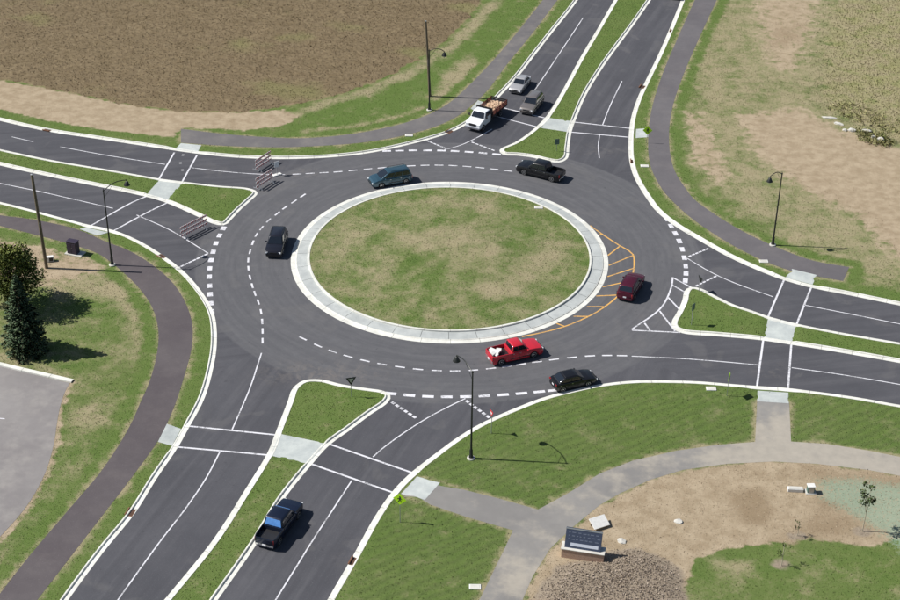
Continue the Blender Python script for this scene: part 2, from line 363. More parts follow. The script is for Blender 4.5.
ISLE = {   # splitter islands, anticlockwise on the ground
 'north': [(600, 29.5), (583, 58.3), (567, 88), (553, 111.7), (545, 121.7), (530, 135), (517, 143.5), (503, 150.2), (505, 153.3), (517, 154), (533, 156), (548, 159.6), (558, 160.9), (564, 158), (566, 146.7), (568.3, 131.7), (573, 118.3), (583, 95), (600, 67), (617, 43.3), (633, 21.7), (648, 0), (663, -22), (630, -22), (617, 0)],
 'east': [(900, 345), (833, 333.3), (797, 326), (767, 318.3), (750, 312.3), (733, 306.7), (713, 297.2), (700, 290.5), (692, 289), (688.5, 292), (686, 302), (680.5, 314), (676, 322), (676.5, 327.5), (684, 331.2), (717, 334), (760, 337.9), (793, 342.7), (833, 349), (900, 360.7), (940, 368), (940, 352)],
 'south': [(170, 600), (217, 541.7), (250, 490), (271.7, 454), (280.5, 432), (292, 402), (297, 389), (306, 382.5), (320, 382), (340, 386.7), (367, 391), (381, 393), (386.5, 395.5), (384, 401.5), (367, 413.3), (347, 428.3), (325, 444.5), (306, 465.5), (280, 498), (253, 542), (213, 599), (193, 627), (148, 627)],
 'west': [(254, 192.8), (247, 189.8), (217, 187.3), (183, 183.3), (157, 180), (133, 175.7), (100, 170), (50, 161.5), (0, 151), (-40, 142), (-40, 154.5), (0, 163.5), (33, 171), (67, 178.3), (100, 185), (133, 191.7), (157, 197.5), (173, 203), (200, 215), (215, 222), (223, 223.5), (228, 219), (237, 209.5), (248, 199.5)],
}
RAMP = {   # first two points lie on the kerb
 'nw_north': [(479.5, 112.5), (488.5, 104), (478, 101), (470.5, 109.5)], 'ne_north': [(634.5, 129), (634, 138), (648, 138), (648, 129)],
 'ne_east': [(785, 278.5), (812, 285.6), (816.5, 276), (792, 270)], 'se_east': [(788.3, 391.6), (757.6, 389.6), (757, 402.5), (788.6, 404.5)],
 'se_south': [(415, 476), (399, 493.5), (425, 501), (440, 484)], 'sw_south': [(174, 446.5), (183, 429.5), (167, 425), (158, 443)],
 'sw_west': [(110, 232), (87.5, 227), (79.5, 229.5), (97, 236.5)], 'nw_west': [(174.5, 150), (197, 153), (201.5, 146), (181, 144)],
}
CUT = {'north': [(549, 118), (570.5, 121), (568, 132), (541, 128)], 'east': [(768, 318.5), (796, 326), (792, 342), (764, 338)],
       'south': [(279.5, 434), (326, 443.5), (307.5, 464), (271, 456)], 'west': [(159, 180.5), (182.5, 183.5), (167.5, 200), (146, 195)]}
rampseg = [(G2(r[0]), G2(r[1])) for r in RAMP.values()]; cutp = [GL(c) for c in CUT.values()]
MULCH = GL([(538, 588), (556, 566), (585, 560), (612, 551), (640, 549), (668, 560), (684, 575), (688, 605), (600, 640), (520, 625)])
def zland(P):
    P = np.atleast_2d(P); f = np.ones(len(P))
    for a, b in rampseg: f = np.minimum(f, sstep(.15, 1.7, segdist(P, a, b)))
    z = .115 * f
    m = np.where(inside(P, MULCH), polydist(P, MULCH), 0); z += .30 * sstep(0, 2.2, m)
    return z
def zisle(P):
    P = np.atleast_2d(P); f = np.ones(len(P))
    for c in cutp: f = np.minimum(f, np.where(inside(P, c), 0, sstep(0, .35, polydist(P, c))))
    return .012 + .115 * f
def zl(p): return float(zland(np.array([p[:2]]))[0])

# path outlines
STRIPS = []; PATHDEF = []
def strip(name, left, right, mat):
    Q = np.concatenate([spline(GL(left), .8), spline(GL(right), .8)[::-1]]); STRIPS.append(Q); PATHDEF.append((Q, mat))
strip('path', [(181, 129.5), (227, 135), (265, 137.8), (300, 139), (350, 135), (400, 125), (430, 114.5), (450, 103), (467, 88), (490, 64.5), (513, 38), (541, 3), (560, -22)],
      [(181, 143.5), (227, 146.8), (265, 148), (300, 147.7), (367, 142.7), (417, 133), (450, 121.2), (470, 107.5), (487, 91.5), (507, 65), (533, 33), (558, 0), (575, -22)], 'path_grey')
strip('path', [(705, -22), (695, 0), (677, 40), (660.5, 80), (651, 113), (648, 140), (650.5, 167), (662, 190), (671, 200.5), (690, 218), (727, 243), (760, 260), (790, 271.5), (815, 277), (843, 282)],
      [(727, -22), (717, 0), (700, 36.7), (683.5, 75), (672, 110), (669, 143), (674, 170), (686, 190), (694, 200), (717, 216.7), (743, 232.3), (777, 248.3), (813, 261.5), (849, 268)], 'path_mauve')
strip('path', [(-30, 208), (0, 216), (27, 219.5), (57, 225), (80, 231), (107, 243), (127, 250.5), (150, 264), (173, 284), (187, 307), (192.5, 327), (191.5, 350), (183.5, 380), (176.5, 402), (167, 425), (158, 442), (133, 477), (90, 533), (40, 598), (18, 626)],
      [(-30, 218), (0, 226.7), (33, 235), (63, 243), (97, 254), (117, 268), (140, 290), (153, 310), (158.5, 333), (156, 360), (148, 387), (142, 400), (130, 427), (103, 470), (67, 513), (33, 553), (0, 595), (-20, 622)], 'path_plum')
se_path = [(462, 626), (480, 600), (503, 553), (513, 531.5), (467, 518.3), (433, 506.7), (404, 497), (418, 477.5), (467, 491.7), (500, 500), (538, 510.7), (567, 495), (600, 474.5), (633, 461.7), (677, 451.7), (717, 446), (755, 443), (757, 401.5), (789, 403.5), (791, 442.7), (827, 445), (867, 451.5), (900, 458), (945, 468),
           (945, 487), (900, 477), (867, 471), (817, 465), (773, 462.7), (727, 465), (683, 471), (650, 481), (620, 494.5), (600, 506), (573, 528), (550, 550), (533, 577), (523, 600), (512, 628)]

SEP = GL(se_path)
# ---------------------------------------------------------------- ground and road
def ground_patch(A, names):  # default attributes
    return {n: np.zeros(A) for n in ('lush', 'mow', 'straw', 'dry', 'dirt', 'brown', 'teal', 'mulch')}
gv = [(-2500, -2500, -.03), (2500, -2500, -.03), (2500, 2500, -.03), (-2500, 2500, -.03)]
g = rawobj('ground', gv, [(0, 1, 2, 3)], 'land', attrs={'dry': [.35] * 4}); structure(g)
road = rawobj('road', [(-390, -390, 0), (390, -390, 0), (390, 390, 0), (-390, 390, 0)], [(0, 1, 2, 3)], 'asphalt'); structure(road)

PATCH = []   # (attribute, points, softness in metres, strength)
def patch(a, pts, soft=1.0, k=1.0): PATCH.append((a, GL(pts), soft, k))
FIELD = [(-60, 70), (0, 81), (43, 88), (100, 100), (143, 108), (187, 112.5), (233, 113), (268, 110), (300, 104), (333, 96.5), (367, 86), (407, 67), (443, 44), (467, 20), (484, 0), (500, -25)]
patch('brown', FIELD + [(500, -60), (-60, -60)], .8)
patch('dirt', [(-60, 70), (0, 81), (43, 88), (100, 100), (143, 108), (187, 112), (233, 113), (285, 110), (300, 117), (283, 127), (245, 131), (185, 129), (172, 138), (100, 130.5), (50, 122), (0, 111), (-60, 99)], .9, 1.0)
patch('dry', [(280, 118), (333, 99), (367, 88), (407, 70), (443, 47), (467, 23), (490, 0), (505, 0), (480, 28), (450, 55), (410, 79), (370, 96), (335, 105), (300, 118)], .9, .75)
patch('dry', [(432, 100), (445, 72), (470, 55), (484, 62), (462, 92), (445, 112)], 1.2, .85)
patch('dry', [(300, 131), (360, 124), (405, 114), (426, 106), (432, 114), (405, 124), (350, 134), (302, 138)], .8, .7)
patch('lush', [(285, 125), (333, 104), (370, 94), (410, 78), (450, 53), (480, 28), (505, 0), (545, 0), (500, 50), (470, 85), (450, 103), (400, 124), (330, 136), (290, 137)], 1.0, .85)
patch('lush', [(-40, 105), (0, 112), (100, 132), (180, 141), (200, 150), (150, 143), (50, 128), (-40, 108)], .5, .5)
# east meadow
patch('dry', [(690, 60), (720, -40), (980, -40), (980, 330), (880, 285), (800, 250), (740, 215), (700, 180), (685, 150)], 2.5, .66)
patch('dirt', [(750, -40), (835, -40), (815, 40), (800, 75), (765, 70), (750, 20)], 4, .8)
patch('dirt', [(800, 108), (840, 130), (900, 148), (980, 160), (980, 300), (900, 262), (850, 215), (800, 190), (755, 155), (735, 115)], 3.5, 1.0)
patch('dirt', [(682, 112), (705, 112), (735, 175), (725, 190), (690, 165)], 2.2, .75)
patch('brown', [(770, 28), (800, 25), (803, 45), (775, 48)], 3.5, .75)
patch('straw', [(838, -40), (980, -40), (980, 158), (900, 143), (850, 125), (815, 100), (818, 40)], 3, .72)
patch('lush', [(690, 85), (720, 85), (735, 120), (720, 135), (690, 110)], 3, .35)
patch('lush', [(725, 155), (775, 165), (800, 215), (760, 215), (735, 190)], 3, .5)
# south east
patch('lush', [(400, 480), (530, 405), (640, 380), (960, 400), (960, 470), (760, 462), (600, 500), (520, 600), (330, 640)], .1, .42)
patch('mow', [(330, 640), (400, 480), (530, 405), (640, 380), (960, 400), (960, 470), (760, 462), (600, 500), (520, 640)], .1, 1)
DIRT_SE = [(520, 610), (535, 575), (552, 550), (575, 528), (602, 506), (650, 481), (700, 468), (760, 462), (820, 464), (900, 476), (970, 488), (970, 545), (900, 540), (868, 549), (815, 541), (775, 545), (725, 550), (696, 560), (684, 600), (680, 620)]
patch('dirt', DIRT_SE, .7, 1.0)
patch('brown', [(790, 462), (960, 482), (960, 505), (880, 500), (872, 540), (770, 544), (805, 512), (820, 490)], 1.6, .75)
patch('brown', [(722, 492), (760, 488), (775, 510), (770, 530), (740, 525)], 1.2, .95)
patch('teal', [(815, 478), (860, 478), (960, 492), (960, 570), (900, 556), (878, 535), (840, 512), (815, 500)], 1.5, .85)
PATCH.append(('mulch', MULCH, 1.1, 1.0))
for c in ((862, 533), (797, 537), (781, 566)):
    p = G2(c); PATCH.append(('mulch', np.array([p + 1.1 * np.array([math.cos(a), .75 * math.sin(a)]) for a in np.linspace(0, 6.28, 12, False)]), .5, .8))
patch('dry', [(690, 575), (760, 556), (900, 556), (960, 562), (960, 660), (680, 660)], 1.2, .14)
patch('lush', [(690, 570), (760, 552), (900, 552), (960, 560), (960, 660), (680, 660)], 1.2, .3)
patch('dry', [(700, 560), (760, 560), (750, 580), (740, 595), (725, 575)], .9, .6)
# south west
patch('dirt', [(-60, 225), (0, 238), (60, 250), (98, 260), (112, 270), (95, 276), (60, 285), (40, 290), (-60, 275)], 1.3, .75)
patch('dry', [(40, 275), (110, 268), (140, 300), (152, 330), (150, 370), (140, 400), (128, 395), (136, 350), (125, 315), (95, 300), (50, 300)], 1.5, .72)
patch('dry', [(60, 410), (95, 405), (110, 425), (80, 435), (62, 432)], 1.2, .75)
patch('dry', [(130, 430), (100, 475), (60, 525), (10, 590), (-10, 590), (45, 520), (90, 465), (118, 425)], .7, .7)
patch('dry', [(-60, 360), (0, 352), (70, 372), (75, 385), (68, 385), (0, 365)], .6, .6)
patch('lush', [(80, 280), (112, 285), (128, 330), (105, 345), (75, 320)], 2, .6)
patch('lush', [(190, 260), (150, 255), (215, 330), (205, 370), (185, 430), (60, 620), (20, 620), (160, 440), (195, 350), (165, 275)], .6, .5)
patch('lush', [(62, 440), (95, 440), (85, 480), (40, 530), (30, 520)], 1.5, .5)
def attrs_at(P, base):
    A = {n: np.full(len(P), base.get(n, 0.0)) for n in ('lush', 'mow', 'straw', 'dry', 'dirt', 'brown', 'teal', 'mulch')}
    for a, Q, soft, k in PATCH:
        d = polydist(P, Q); d = np.where(inside(P, Q), d, -d)
        q = k * sstep(-soft, soft, d); A[a] = np.where(q > 1e-4, np.maximum(A[a], q), A[a])
    return A

def strips_near(v, A, dk):
    """newly seeded turf beside kerbs and paths, thatch at the very path edge"""
    n = sstep(2.4, 1.2, dk); dp = np.full(len(v), 1e9)
    for Q in STRIPS: dp = np.minimum(dp, polydist(v, Q))
    n = np.maximum(n, sstep(1.9, 1.2, dp)) * (A['dirt'] < .5); A['lush'] = np.maximum(A['lush'], .6 * n); A['dry'] = A['dry'] * (1 - n) - .25 * n
    dp = np.minimum(dp, polydist(v, SEP)); A['dry'] = np.maximum(A['dry'], .75 * sstep(.5, .12, dp)); return A
def kerb_mesh(line, name, closed, zfun, parent=None, gut=.42, top=.17, seg=3.0):
    Nn = normals(line, closed); n = len(line)
    L = np.concatenate([[0], np.cumsum(np.linalg.norm(np.diff(line, axis=0), axis=1))])
    hz = np.maximum(zfun(line + Nn * (top + .05)) + .022, .03)
    prof = [(-gut, lambda h: h * 0 + .002), (-gut + .01, lambda h: h * 0 + .012), (0, lambda h: h * 0 + .008), (.035, lambda h: h - .012), (.06, lambda h: h), (top, lambda h: h), (top + .012, lambda h: h - .12)]
    v = []; run = []
    for o, zf in prof:
        p = line + Nn * o; v.append(np.column_stack([p, zf(hz)])); run.append(L)
    m = len(prof); V = np.concatenate(v); R = np.concatenate(run)
    i = np.arange(n if closed else n - 1); j = (i + 1) % n; F = []
    for k in range(m - 1): F.append(np.column_stack([k * n + i, k * n + j, (k + 1) * n + j, (k + 1) * n + i]))
    F = np.concatenate(F); o = rawobj(name, V, F, 'kerb', parent, {'run': R}); return o

LANDS = []
far = {'nw': (-385, 385), 'ne': (385, 385), 'se': (385, -385), 'sw': (-385, -385)}
base = {'nw': dict(dry=.02), 'ne': dict(dry=.38), 'se': dict(dry=-.32), 'sw': dict(dry=.25)}
LOT = spline(GL([(70, 384), (66, 391), (61, 405), (57, 425), (54, 445), (45, 475), (27, 507), (0, 538), (-40, 575)]), .8)
for k, pts in KERB.items():
    P = GL(pts); d0 = P[0] - P[1]; d0 /= np.linalg.norm(d0); d1 = P[-1] - P[-2]; d1 /= np.linalg.norm(d1)
    line = spline(P, .5); ext0 = [P[0] + d0 * t for t in (330, 200, 100, 50, 20)]; ext1 = [P[-1] + d1 * t for t in (20, 50, 100, 200, 330)]
    line = np.concatenate([ext0, line, ext1]); line = line[np.concatenate([[True], np.linalg.norm(np.diff(line, axis=0), axis=1) > 1e-3])]
    inner = line + normals(line) * .15
    poly = np.concatenate([inner, [far[k]]])
    pts_in = np.concatenate([gridpts(poly, .55, region=VIEW), gridpts(poly, 14)])
    v, f = fill(poly, pts_in); A = attrs_at(v, base[k])
    # a lush strip hugging the kerbs, where new topsoil was seeded
    dk = polydist(v, line, False); A = strips_near(v, A, dk)
    if k == 'sw': A['dirt'] = np.maximum(A['dirt'], .8 * sstep(1.1, .1, polydist(v, LOT, False)))
    und = .05 * np.sin(v[:, 0] * .23 + 1) * np.sin(v[:, 1] * .19) * sstep(5, 14, dk)
    o = rawobj('verge', np.column_stack([v, zland(v) + und * 0]), f, 'land', attrs=A, smooth=True); structure(o); LANDS.append((poly, base[k], line, zland))
    o['label'] = {'nw': 'grass verge and crop field edge beyond the flatbed truck', 'ne': 'patchy dry meadow right of the top road', 'se': 'mown lawn and bare soil along the lower right', 'sw': 'grass with two trees at the left edge'}[k]
    structure(kerb_mesh(line, 'kerb', False, zland))
ISL = {}
for k, pts in ISLE.items():
    P = GL(pts); area = sum(P[i - 1][0] * P[i][1] - P[i][0] * P[i - 1][1] for i in range(len(P)))
    if area < 0: P = P[::-1]
    line = spline(P, .35, True); inner = line + normals(line, True) * .14
    v, f = fill(inner, gridpts(inner, .4, region=VIEW)); A = attrs_at(v, dict(lush=.45, dry=-.2 if k != 'south' else -.02))
    for n in ('dirt', 'brown', 'teal', 'mulch', 'straw'): A[n] *= 0
    o = rawobj('splitter_island', np.column_stack([v, zisle(v) - .012]), f, 'land', attrs=A, smooth=True); structure(o); LANDS.append((inner, dict(lush=.45, dry=-.2 if k != 'south' else -.02), line, zisle))
    kerb_mesh(line, 'kerb', True, zisle, o); ISL[k] = o
def flat_poly(name, poly, mat, zf, step=.7, parent=None, lift=.005):
    v, f = fill(poly, gridpts(poly, step)); return rawobj(name, np.column_stack([v, zf(v) + lift]), f, mat, parent)
for k, c in CUT.items(): flat_poly('crossing_slab', spline(GL(c), 3, False), 'slab', lambda P: np.zeros(len(P)) + .012, 1, ISL[k], .008)
for k, c in RAMP.items():
    Q = GL(c); cen = Q.mean(0); n = Q[2:].mean(0) - Q[:2].mean(0); n /= np.linalg.norm(n); Q[:2] += n * .2
    structure(flat_poly('kerb_ramp', Q, 'slab', zland, .4, None, .016))

# central island: gutter pan, slabs of the truck apron, inner kerb and a low grass mound
R0 = 16.5 * K; RI = 14.534438 * K
th = np.linspace(0, 2 * math.pi, 181)[:-1]
def ring_mesh(name, prof, mat, parent, a0=0, a1=2 * math.pi, n=180, runscale=True):
    full = abs(a1 - a0 - 2 * math.pi) < 1e-6; a = np.linspace(a0, a1, n + 1)
    if full: a = a[:-1]
    m = len(a); V = []; 
    for r, z in prof: V.append(np.column_stack([r * np.cos(a), r * np.sin(a), np.full(m, z)]))
    V = np.concatenate(V); i = np.arange(m if full else m - 1); j = (i + 1) % m
    F = np.concatenate([np.column_stack([k * m + j, k * m + i, (k + 1) * m + i, (k + 1) * m + j])[:, ::-1] for k in range(len(prof) - 1)])
    return rawobj(name, V, F[:, ::-1], mat, parent, {'run': np.tile(a * R0, len(prof))})
rr = []
for r in np.arange(.6, RI - .1, .6):
    n = max(6, int(2 * math.pi * r / .6)); a = np.linspace(0, 2 * math.pi, n, False) + r
    rr.append(np.column_stack([r * np.cos(a), r * np.sin(a)]))
rr = np.concatenate(rr); edge = np.column_stack([(RI + .02) * np.cos(th), (RI + .02) * np.sin(th)])
def zmound(P): r = np.linalg.norm(np.atleast_2d(P), axis=1); return .31 + .35 * sstep(RI, 2, r)
PATCH_C = len(PATCH)
for q, s_, k in (([(395, 235), (470, 222), (510, 240), (500, 262), (440, 265), (400, 252)], 2, .55), ([(325, 232), (370, 215), (380, 240), (345, 265), (322, 260)], 1.8, .5), ([(540, 240), (580, 235), (570, 270), (535, 290), (510, 285)], 2, .55),
                 ([(400, 200), (470, 195), (520, 205), (480, 215), (420, 212)], 1.5, .5), ([(470, 285), (520, 275), (525, 300), (480, 308)], 1.5, .6), ([(350, 270), (400, 265), (400, 290), (360, 285)], 1.3, .55), ([(420, 310), (440, 310), (440, 325), (420, 325)], .8, .5)): patch('dry', q, s_, k + .12)
for q in ([(395, 278), (460, 270), (470, 285), (430, 295), (390, 290)], [(510, 225), (550, 230), (535, 250), (500, 245)], [(400, 208), (460, 208), (475, 222), (420, 225)], [(330, 300), (370, 300), (400, 318), (360, 312)]): patch('lush', q, 1.6, .65)
v, f = fill(edge, rr); Ac = attrs_at(v, dict(dry=.33))
isl = rawobj('central_island', np.column_stack([v, zmound(v)]), f, 'land', attrs=Ac, smooth=True); structure(isl); LANDS.append((edge, dict(dry=.33), edge, zmound))
ring_mesh('gutter_pan', [(R0 + .02, .002), (R0, .02), (R0 - .5, .035), (R0 - .56, .105), (R0 - .62, .11)], 'kerb', isl)
NS = 36
for i in range(NS):
    a0 = 2 * math.pi * i / NS; a1 = 2 * math.pi * (i + 1) / NS - .0022
    ring_mesh('apron_slab', [(R0 - .617, .05), (R0 - .617, .118), (RI + .24, .185), (RI + .24, .1)], 'apron', isl, a0, a1, 6)
ring_mesh('inner_kerb', [(RI + .25, .1), (RI + .24, .33), (RI + .2, .35), (RI + .02, .35), (RI, .25)], 'kerb', isl)

# paths
for Q, mt in PATHDEF: structure(flat_poly('path', Q, mt, zland, .9, None, .007))
sp_ = structure(flat_poly('path', GL(se_path), 'path_pale', zland, .9, None, .007)); co_ = np.array([tuple(v_.co)[:2] for v_ in sp_.data.vertices]); c_ = G2((850, 456))
sp_.data.attributes.new('dust', 'FLOAT', 'POINT').data.foreach_set('value', (sstep(13, 5, np.linalg.norm((co_ - c_) * [.8, 1.5], axis=1)) + .8 * sstep(3, .5, np.linalg.norm(co_ - G2((520, 575)), axis=1)) - .35 * sstep(8, 2, np.linalg.norm(co_ - G2((470, 505)), axis=1))).astype(np.float32))
lotp = np.concatenate([GL([(-60, 352), (0, 367.5), (70, 384)]), LOT[1:], GL([(-60, 590)])])
structure(flat_poly('parking_lot', lotp, 'lot', zland, 1.5, None, .012))
kb = spline(GL([(-60, 350), (0, 365.5), (73, 382.5)]), .8); kn = normals(kb); v = np.concatenate([np.column_stack([kb + kn * o, zland(kb) + z]) for o, z in ((-.28, .0), (-.26, .14), (.2, .14), (.22, 0))]); n = len(kb); i = np.arange(n - 1)
f = np.concatenate([np.column_stack([k * n + i, k * n + i + 1, (k + 1) * n + i + 1, (k + 1) * n + i]) for k in range(3)])
structure(rawobj('kerb', v, f, 'kerb', None, {'run': np.tile(np.arange(n) * .8, 4)}))
# ---------------------------------------------------------------- painted markings (parts of the road)
def ribbon(name, P, wdt, mat='white_paint', z=.005):
    Nn = normals(P); V = np.concatenate([np.column_stack([P + Nn * wdt / 2, np.full(len(P), z)]), np.column_stack([P - Nn * wdt / 2, np.full(len(P), z)])])
    n = len(P); i = np.arange(n - 1); return rawobj(name, V, np.column_stack([i, i + n, i + n + 1, i + 1]), mat, road)
def line(name, pts, wdt=.125, mat='white_paint', z=.005):
    P = GL(pts); return ribbon(name, spline(P, .6) if len(P) > 2 else P, wdt, mat, z)
def dashes(name, pts, length, wdt, mat='white_paint'):
    P = GL(pts); T = np.gradient(P, axis=0)
    for p, t in zip(P, T):
        t = t / np.linalg.norm(t); ribbon(name, np.array([p - t * length / 2, p + t * length / 2]), wdt * random.uniform(.9, 1.1), mat)
def dots(name, a, b, n, length, wdt):
    A, B = G2(a), G2(b); dashes2 = [A + (B - A) * i / (n - 1) for i in range(n)]; t = (B - A) / np.linalg.norm(B - A)
    for p in dashes2: ribbon(name, np.array([p - t * length / 2, p + t * length / 2]), wdt)
LL, CW, YD = 'lane_line', 'crosswalk_line', 'yield_dash'
dashes('lane_dash', [(303, 338.5), (318, 345.7), (332.7, 351.5), (348, 356.3), (365, 360.7), (382, 364.2), (400, 367), (418, 369.3), (436.7, 370.6), (455, 371), (473, 370.3), (491, 368.5), (507, 366.5), (521, 364.3), (537, 362), (554, 359.5), (572, 357.5), (590, 356), (607, 355.5), (622, 355.7)], 1.0, .2)
line(LL, [(631.7, 356.2), (680, 358.5), (720, 361.5), (758, 365)])
dashes('lane_dash', [(303, 195.5), (294, 201.5), (285, 207.5), (277.3, 213.5), (268.5, 220.5), (261.5, 228), (256.3, 235), (252.8, 242.7), (250, 251.7), (248.3, 260), (248.5, 268.3), (250, 277.3), (252.3, 285.7), (255, 293.5), (258.3, 302), (261, 311.7), (262.2, 321.5), (262.6, 331), (262.6, 340.7)], 1.0, .2)
line(LL, [(261.5, 353), (258, 364), (250, 388), (232, 430)])
dashes('lane_dash', [(297, 174), (310, 173.3), (324, 172.5), (338, 171.7), (353, 170.3), (368, 168.9), (382, 167.7), (397, 166.5), (411, 165.8), (425, 165.2), (439, 165.1), (453, 165.5), (467, 166.4), (480, 167.6), (494, 169.1), (508, 170.8)], 1.05, .2)
line(LL, [(192, 167.7), (225, 171.5), (258, 174), (285, 174.5)]); line(LL, [(60, 146.7), (110, 155.8), (165, 164.3)]); line(LL, [(11.7, 136.7), (33.3, 141.7)])
dashes(YD, [(386.7, 150.9), (399.5, 150.6), (413, 150.3), (427.5, 150.3), (441.5, 150.5), (455, 151), (469, 151.9), (483, 153), (496.5, 154.2)], 1.05, .42)
dots('guide_dot', (428, 141), (445, 148), 6, .45, .22); dots('guide_dot', (473, 142.5), (493, 150), 6, .45, .22)
line(LL, [(443, 150), (460, 145.3), (477, 137.5), (492, 129)]); line(LL, [(533, 92.7), (557, 57), (583, 17.7)])
line(CW, [(488.5, 104), (545, 118)], .2); line(CW, [(480, 112), (537, 126.8)], .2); line(CW, [(574, 122), (632, 128.5)], .2); line(CW, [(570.5, 132), (631, 137.3)], .2)
line(LL, [(602.5, 125), (610, 106), (622, 81)]); line(LL, [(599.5, 135), (598.3, 146), (599.3, 158)])
dashes(YD, [(666.7, 219), (671, 226), (675.3, 233.3), (679.3, 241), (682.3, 249.3), (684.3, 257.7), (685.7, 266), (686, 273.3), (685.3, 280.7)], .95, .5)
dots('guide_dot', (690, 256), (707, 249), 6, .4, .22); dots('guide_dot', (697, 285.5), (715, 276.7), 6, .4, .22)
line(LL, [(687.3, 258.3), (710, 271.7), (733, 282.3), (773, 296.8)]); line(LL, [(804, 305), (850, 314), (920, 328)]); line(LL, [(791.7, 367.7), (850, 376), (920, 388)])
line(CW, [(784, 279.8), (768, 317)], .2); line(CW, [(811.3, 287), (796.5, 324.5)], .2); line(CW, [(763.3, 339.5), (756.9, 387)], .2); line(CW, [(791.3, 344), (788, 389.8)], .2)
H = 'hatch_line'
line(H, [(672.7, 277.3), (671.3, 287.3), (660.5, 308.3), (631.7, 329.5)], .18); line(H, [(632, 330.2), (680, 332.5)], .18); line(H, [(673, 277.8), (693, 288.3)], .18)
for a, b in (((672, 285), (686, 292.7)), ((668, 297.3), (679.5, 309.5)), ((659.6, 311), (675, 331)), ((644.5, 323), (650, 330.6))): line(H, [a, b], .18, z=.006)
Y = 'orange_paint'
line(H, [(590, 225.6), (602, 234), (620, 245.8), (629, 250.8), (633, 254.5), (634.2, 261), (633.6, 270), (630, 281), (619, 295), (603, 308), (588, 316.7), (564, 326.7), (542, 332.6), (522, 336.6)], .17, Y)
for a, b in (((597, 236), (602.5, 233.6)), ((608, 255.4), (620.3, 245.8)), ((608.8, 265.4), (633, 255.3)), ((607.5, 276.7), (633.5, 268.3)), ((602.5, 287), (629.5, 281)), ((596, 296), (618.5, 295)), ((587, 306.7), (604, 306.7)), ((573.5, 316.3), (588, 316.5)), ((556, 323.2), (564.5, 326.4))):
    line(H, [a, b], .17, Y, .006)
dashes(YD, [(390.5, 393.6), (409.3, 395.3), (428, 396.5), (446.7, 396.9), (465.8, 396.7), (484.4, 396), (503, 394.8), (521.5, 393.4), (539.3, 391.8), (553.5, 390.4)], 1.1, .42)
dots('guide_dot', (393, 403), (414.3, 417), 6, .4, .3); dots('guide_dot', (467.3, 401.6), (488, 416.7), 6, .4, .3)
line(LL, [(465.3, 398.6), (450, 406), (427.3, 418), (403.3, 433.3), (381.3, 449.5), (373, 457)]); line(LL, [(351.7, 480.7), (333, 509.5), (313, 540), (300, 561), (277, 598), (260, 626)])
line(CW, [(328.3, 443.8), (412, 472.8)], .2); line(CW, [(309, 463.3), (394, 493)], .2)
line(CW, [(187.5, 426), (279, 435.3)], .2); line(CW, [(177, 447), (270, 455.3)], .2); line(LL, [(220, 451.7), (207, 476.7), (187, 506.7), (160, 541.7), (118, 600), (100, 626)])
line(CW, [(151, 194.5), (133, 202), (91, 225.5)], .2); line(CW, [(170, 201.5), (150, 211), (113, 231)], .2); line(CW, [(174.3, 152.5), (159, 179)], .2); line(CW, [(197, 155), (182, 182)], .2)
line(LL, [(136.7, 215), (170, 230), (208.3, 253.3)]); line(LL, [(-20, 179), (0, 183.3), (40, 191.5), (77, 200), (113, 208.3)])
dashes(YD, [(223.5, 228.3), (219.5, 235.5), (216, 243.3), (213.3, 251.7), (211, 260), (209.8, 268.3), (209.3, 276.7), (209.6, 285.7), (210, 294.3), (210.7, 303.3), (211.5, 311.5)], .85, .55)
dots('guide_dot', (178.3, 267.7), (206, 254.5), 8, .45, .22)
line(LL, [(-14, 418), (5, 420)], .12, z=.132)
paint('faint_paint', (.26, .255, .26), .6); dashes('paint_mark', [(183, 155), (180.5, 163), (182.5, 170)], .5, .3, 'faint_paint')

# ---------------------------------------------------------------- vehicles
CARS = dict(
 sedan=dict(L=4.55, W=1.78, top=[(-.5, .80), (-.485, .93), (-.36, .97), (-.28, .96), (.18, .95), (.30, .90), (.44, .76), (.49, .62), (.5, .5)], gb=(-.385, .205), gt=(-.215, .03), H=1.43, wb=2.68, wr=.32, tum=.80, split=[.0, .46, 1]),
 hatch=dict(L=4.35, W=1.77, top=[(-.5, .78), (-.485, .97), (-.40, .99), (-.28, .97), (.18, .95), (.30, .90), (.44, .76), (.49, .62), (.5, .5)], gb=(-.45, .21), gt=(-.28, .03), H=1.45, wb=2.62, wr=.32, tum=.80, split=[.0, .46, 1]),
 van=dict(L=5.0, W=1.94, top=[(-.5, .7), (-.49, 1.02), (-.3, 1.04), (.25, 1.04), (.36, .98), (.46, .82), (.495, .65), (.5, .5)], gb=(-.485, .30), gt=(-.43, .085), H=1.76, wb=3.0, wr=.34, tum=.83, split=[0, .30, .66, 1]),
 suv=dict(L=4.75, W=1.88, top=[(-.5, .75), (-.49, 1.06), (-.3, 1.08), (.20, 1.08), (.34, 1.04), (.46, .92), (.495, .75), (.5, .55)], gb=(-.475, .225), gt=(-.40, .075), H=1.76, wb=2.75, wr=.37, tum=.83, split=[0, .27, .62, 1]),
 pickup=dict(L=5.5, W=1.96, top=[(-.5, 1.03), (-.495, 1.12), (-.2, 1.12), (.20, 1.13), (.34, 1.10), (.46, 1.0), (.495, .8), (.5, .6)], gb=(-.125, .22), gt=(-.105, .10), H=1.79, wb=3.5, wr=.39, tum=.82, split=[0, .42, 1], bed=(-.487, -.142)),
 crew=dict(L=5.75, W=2.0, top=[(-.5, 1.05), (-.495, 1.14), (-.2, 1.14), (.20, 1.15), (.34, 1.12), (.46, 1.02), (.495, .82), (.5, .6)], gb=(-.20, .235), gt=(-.165, .115), H=1.86, wb=3.6, wr=.41, tum=.82, split=[0, .48, 1], bed=(-.487, -.215)),
)
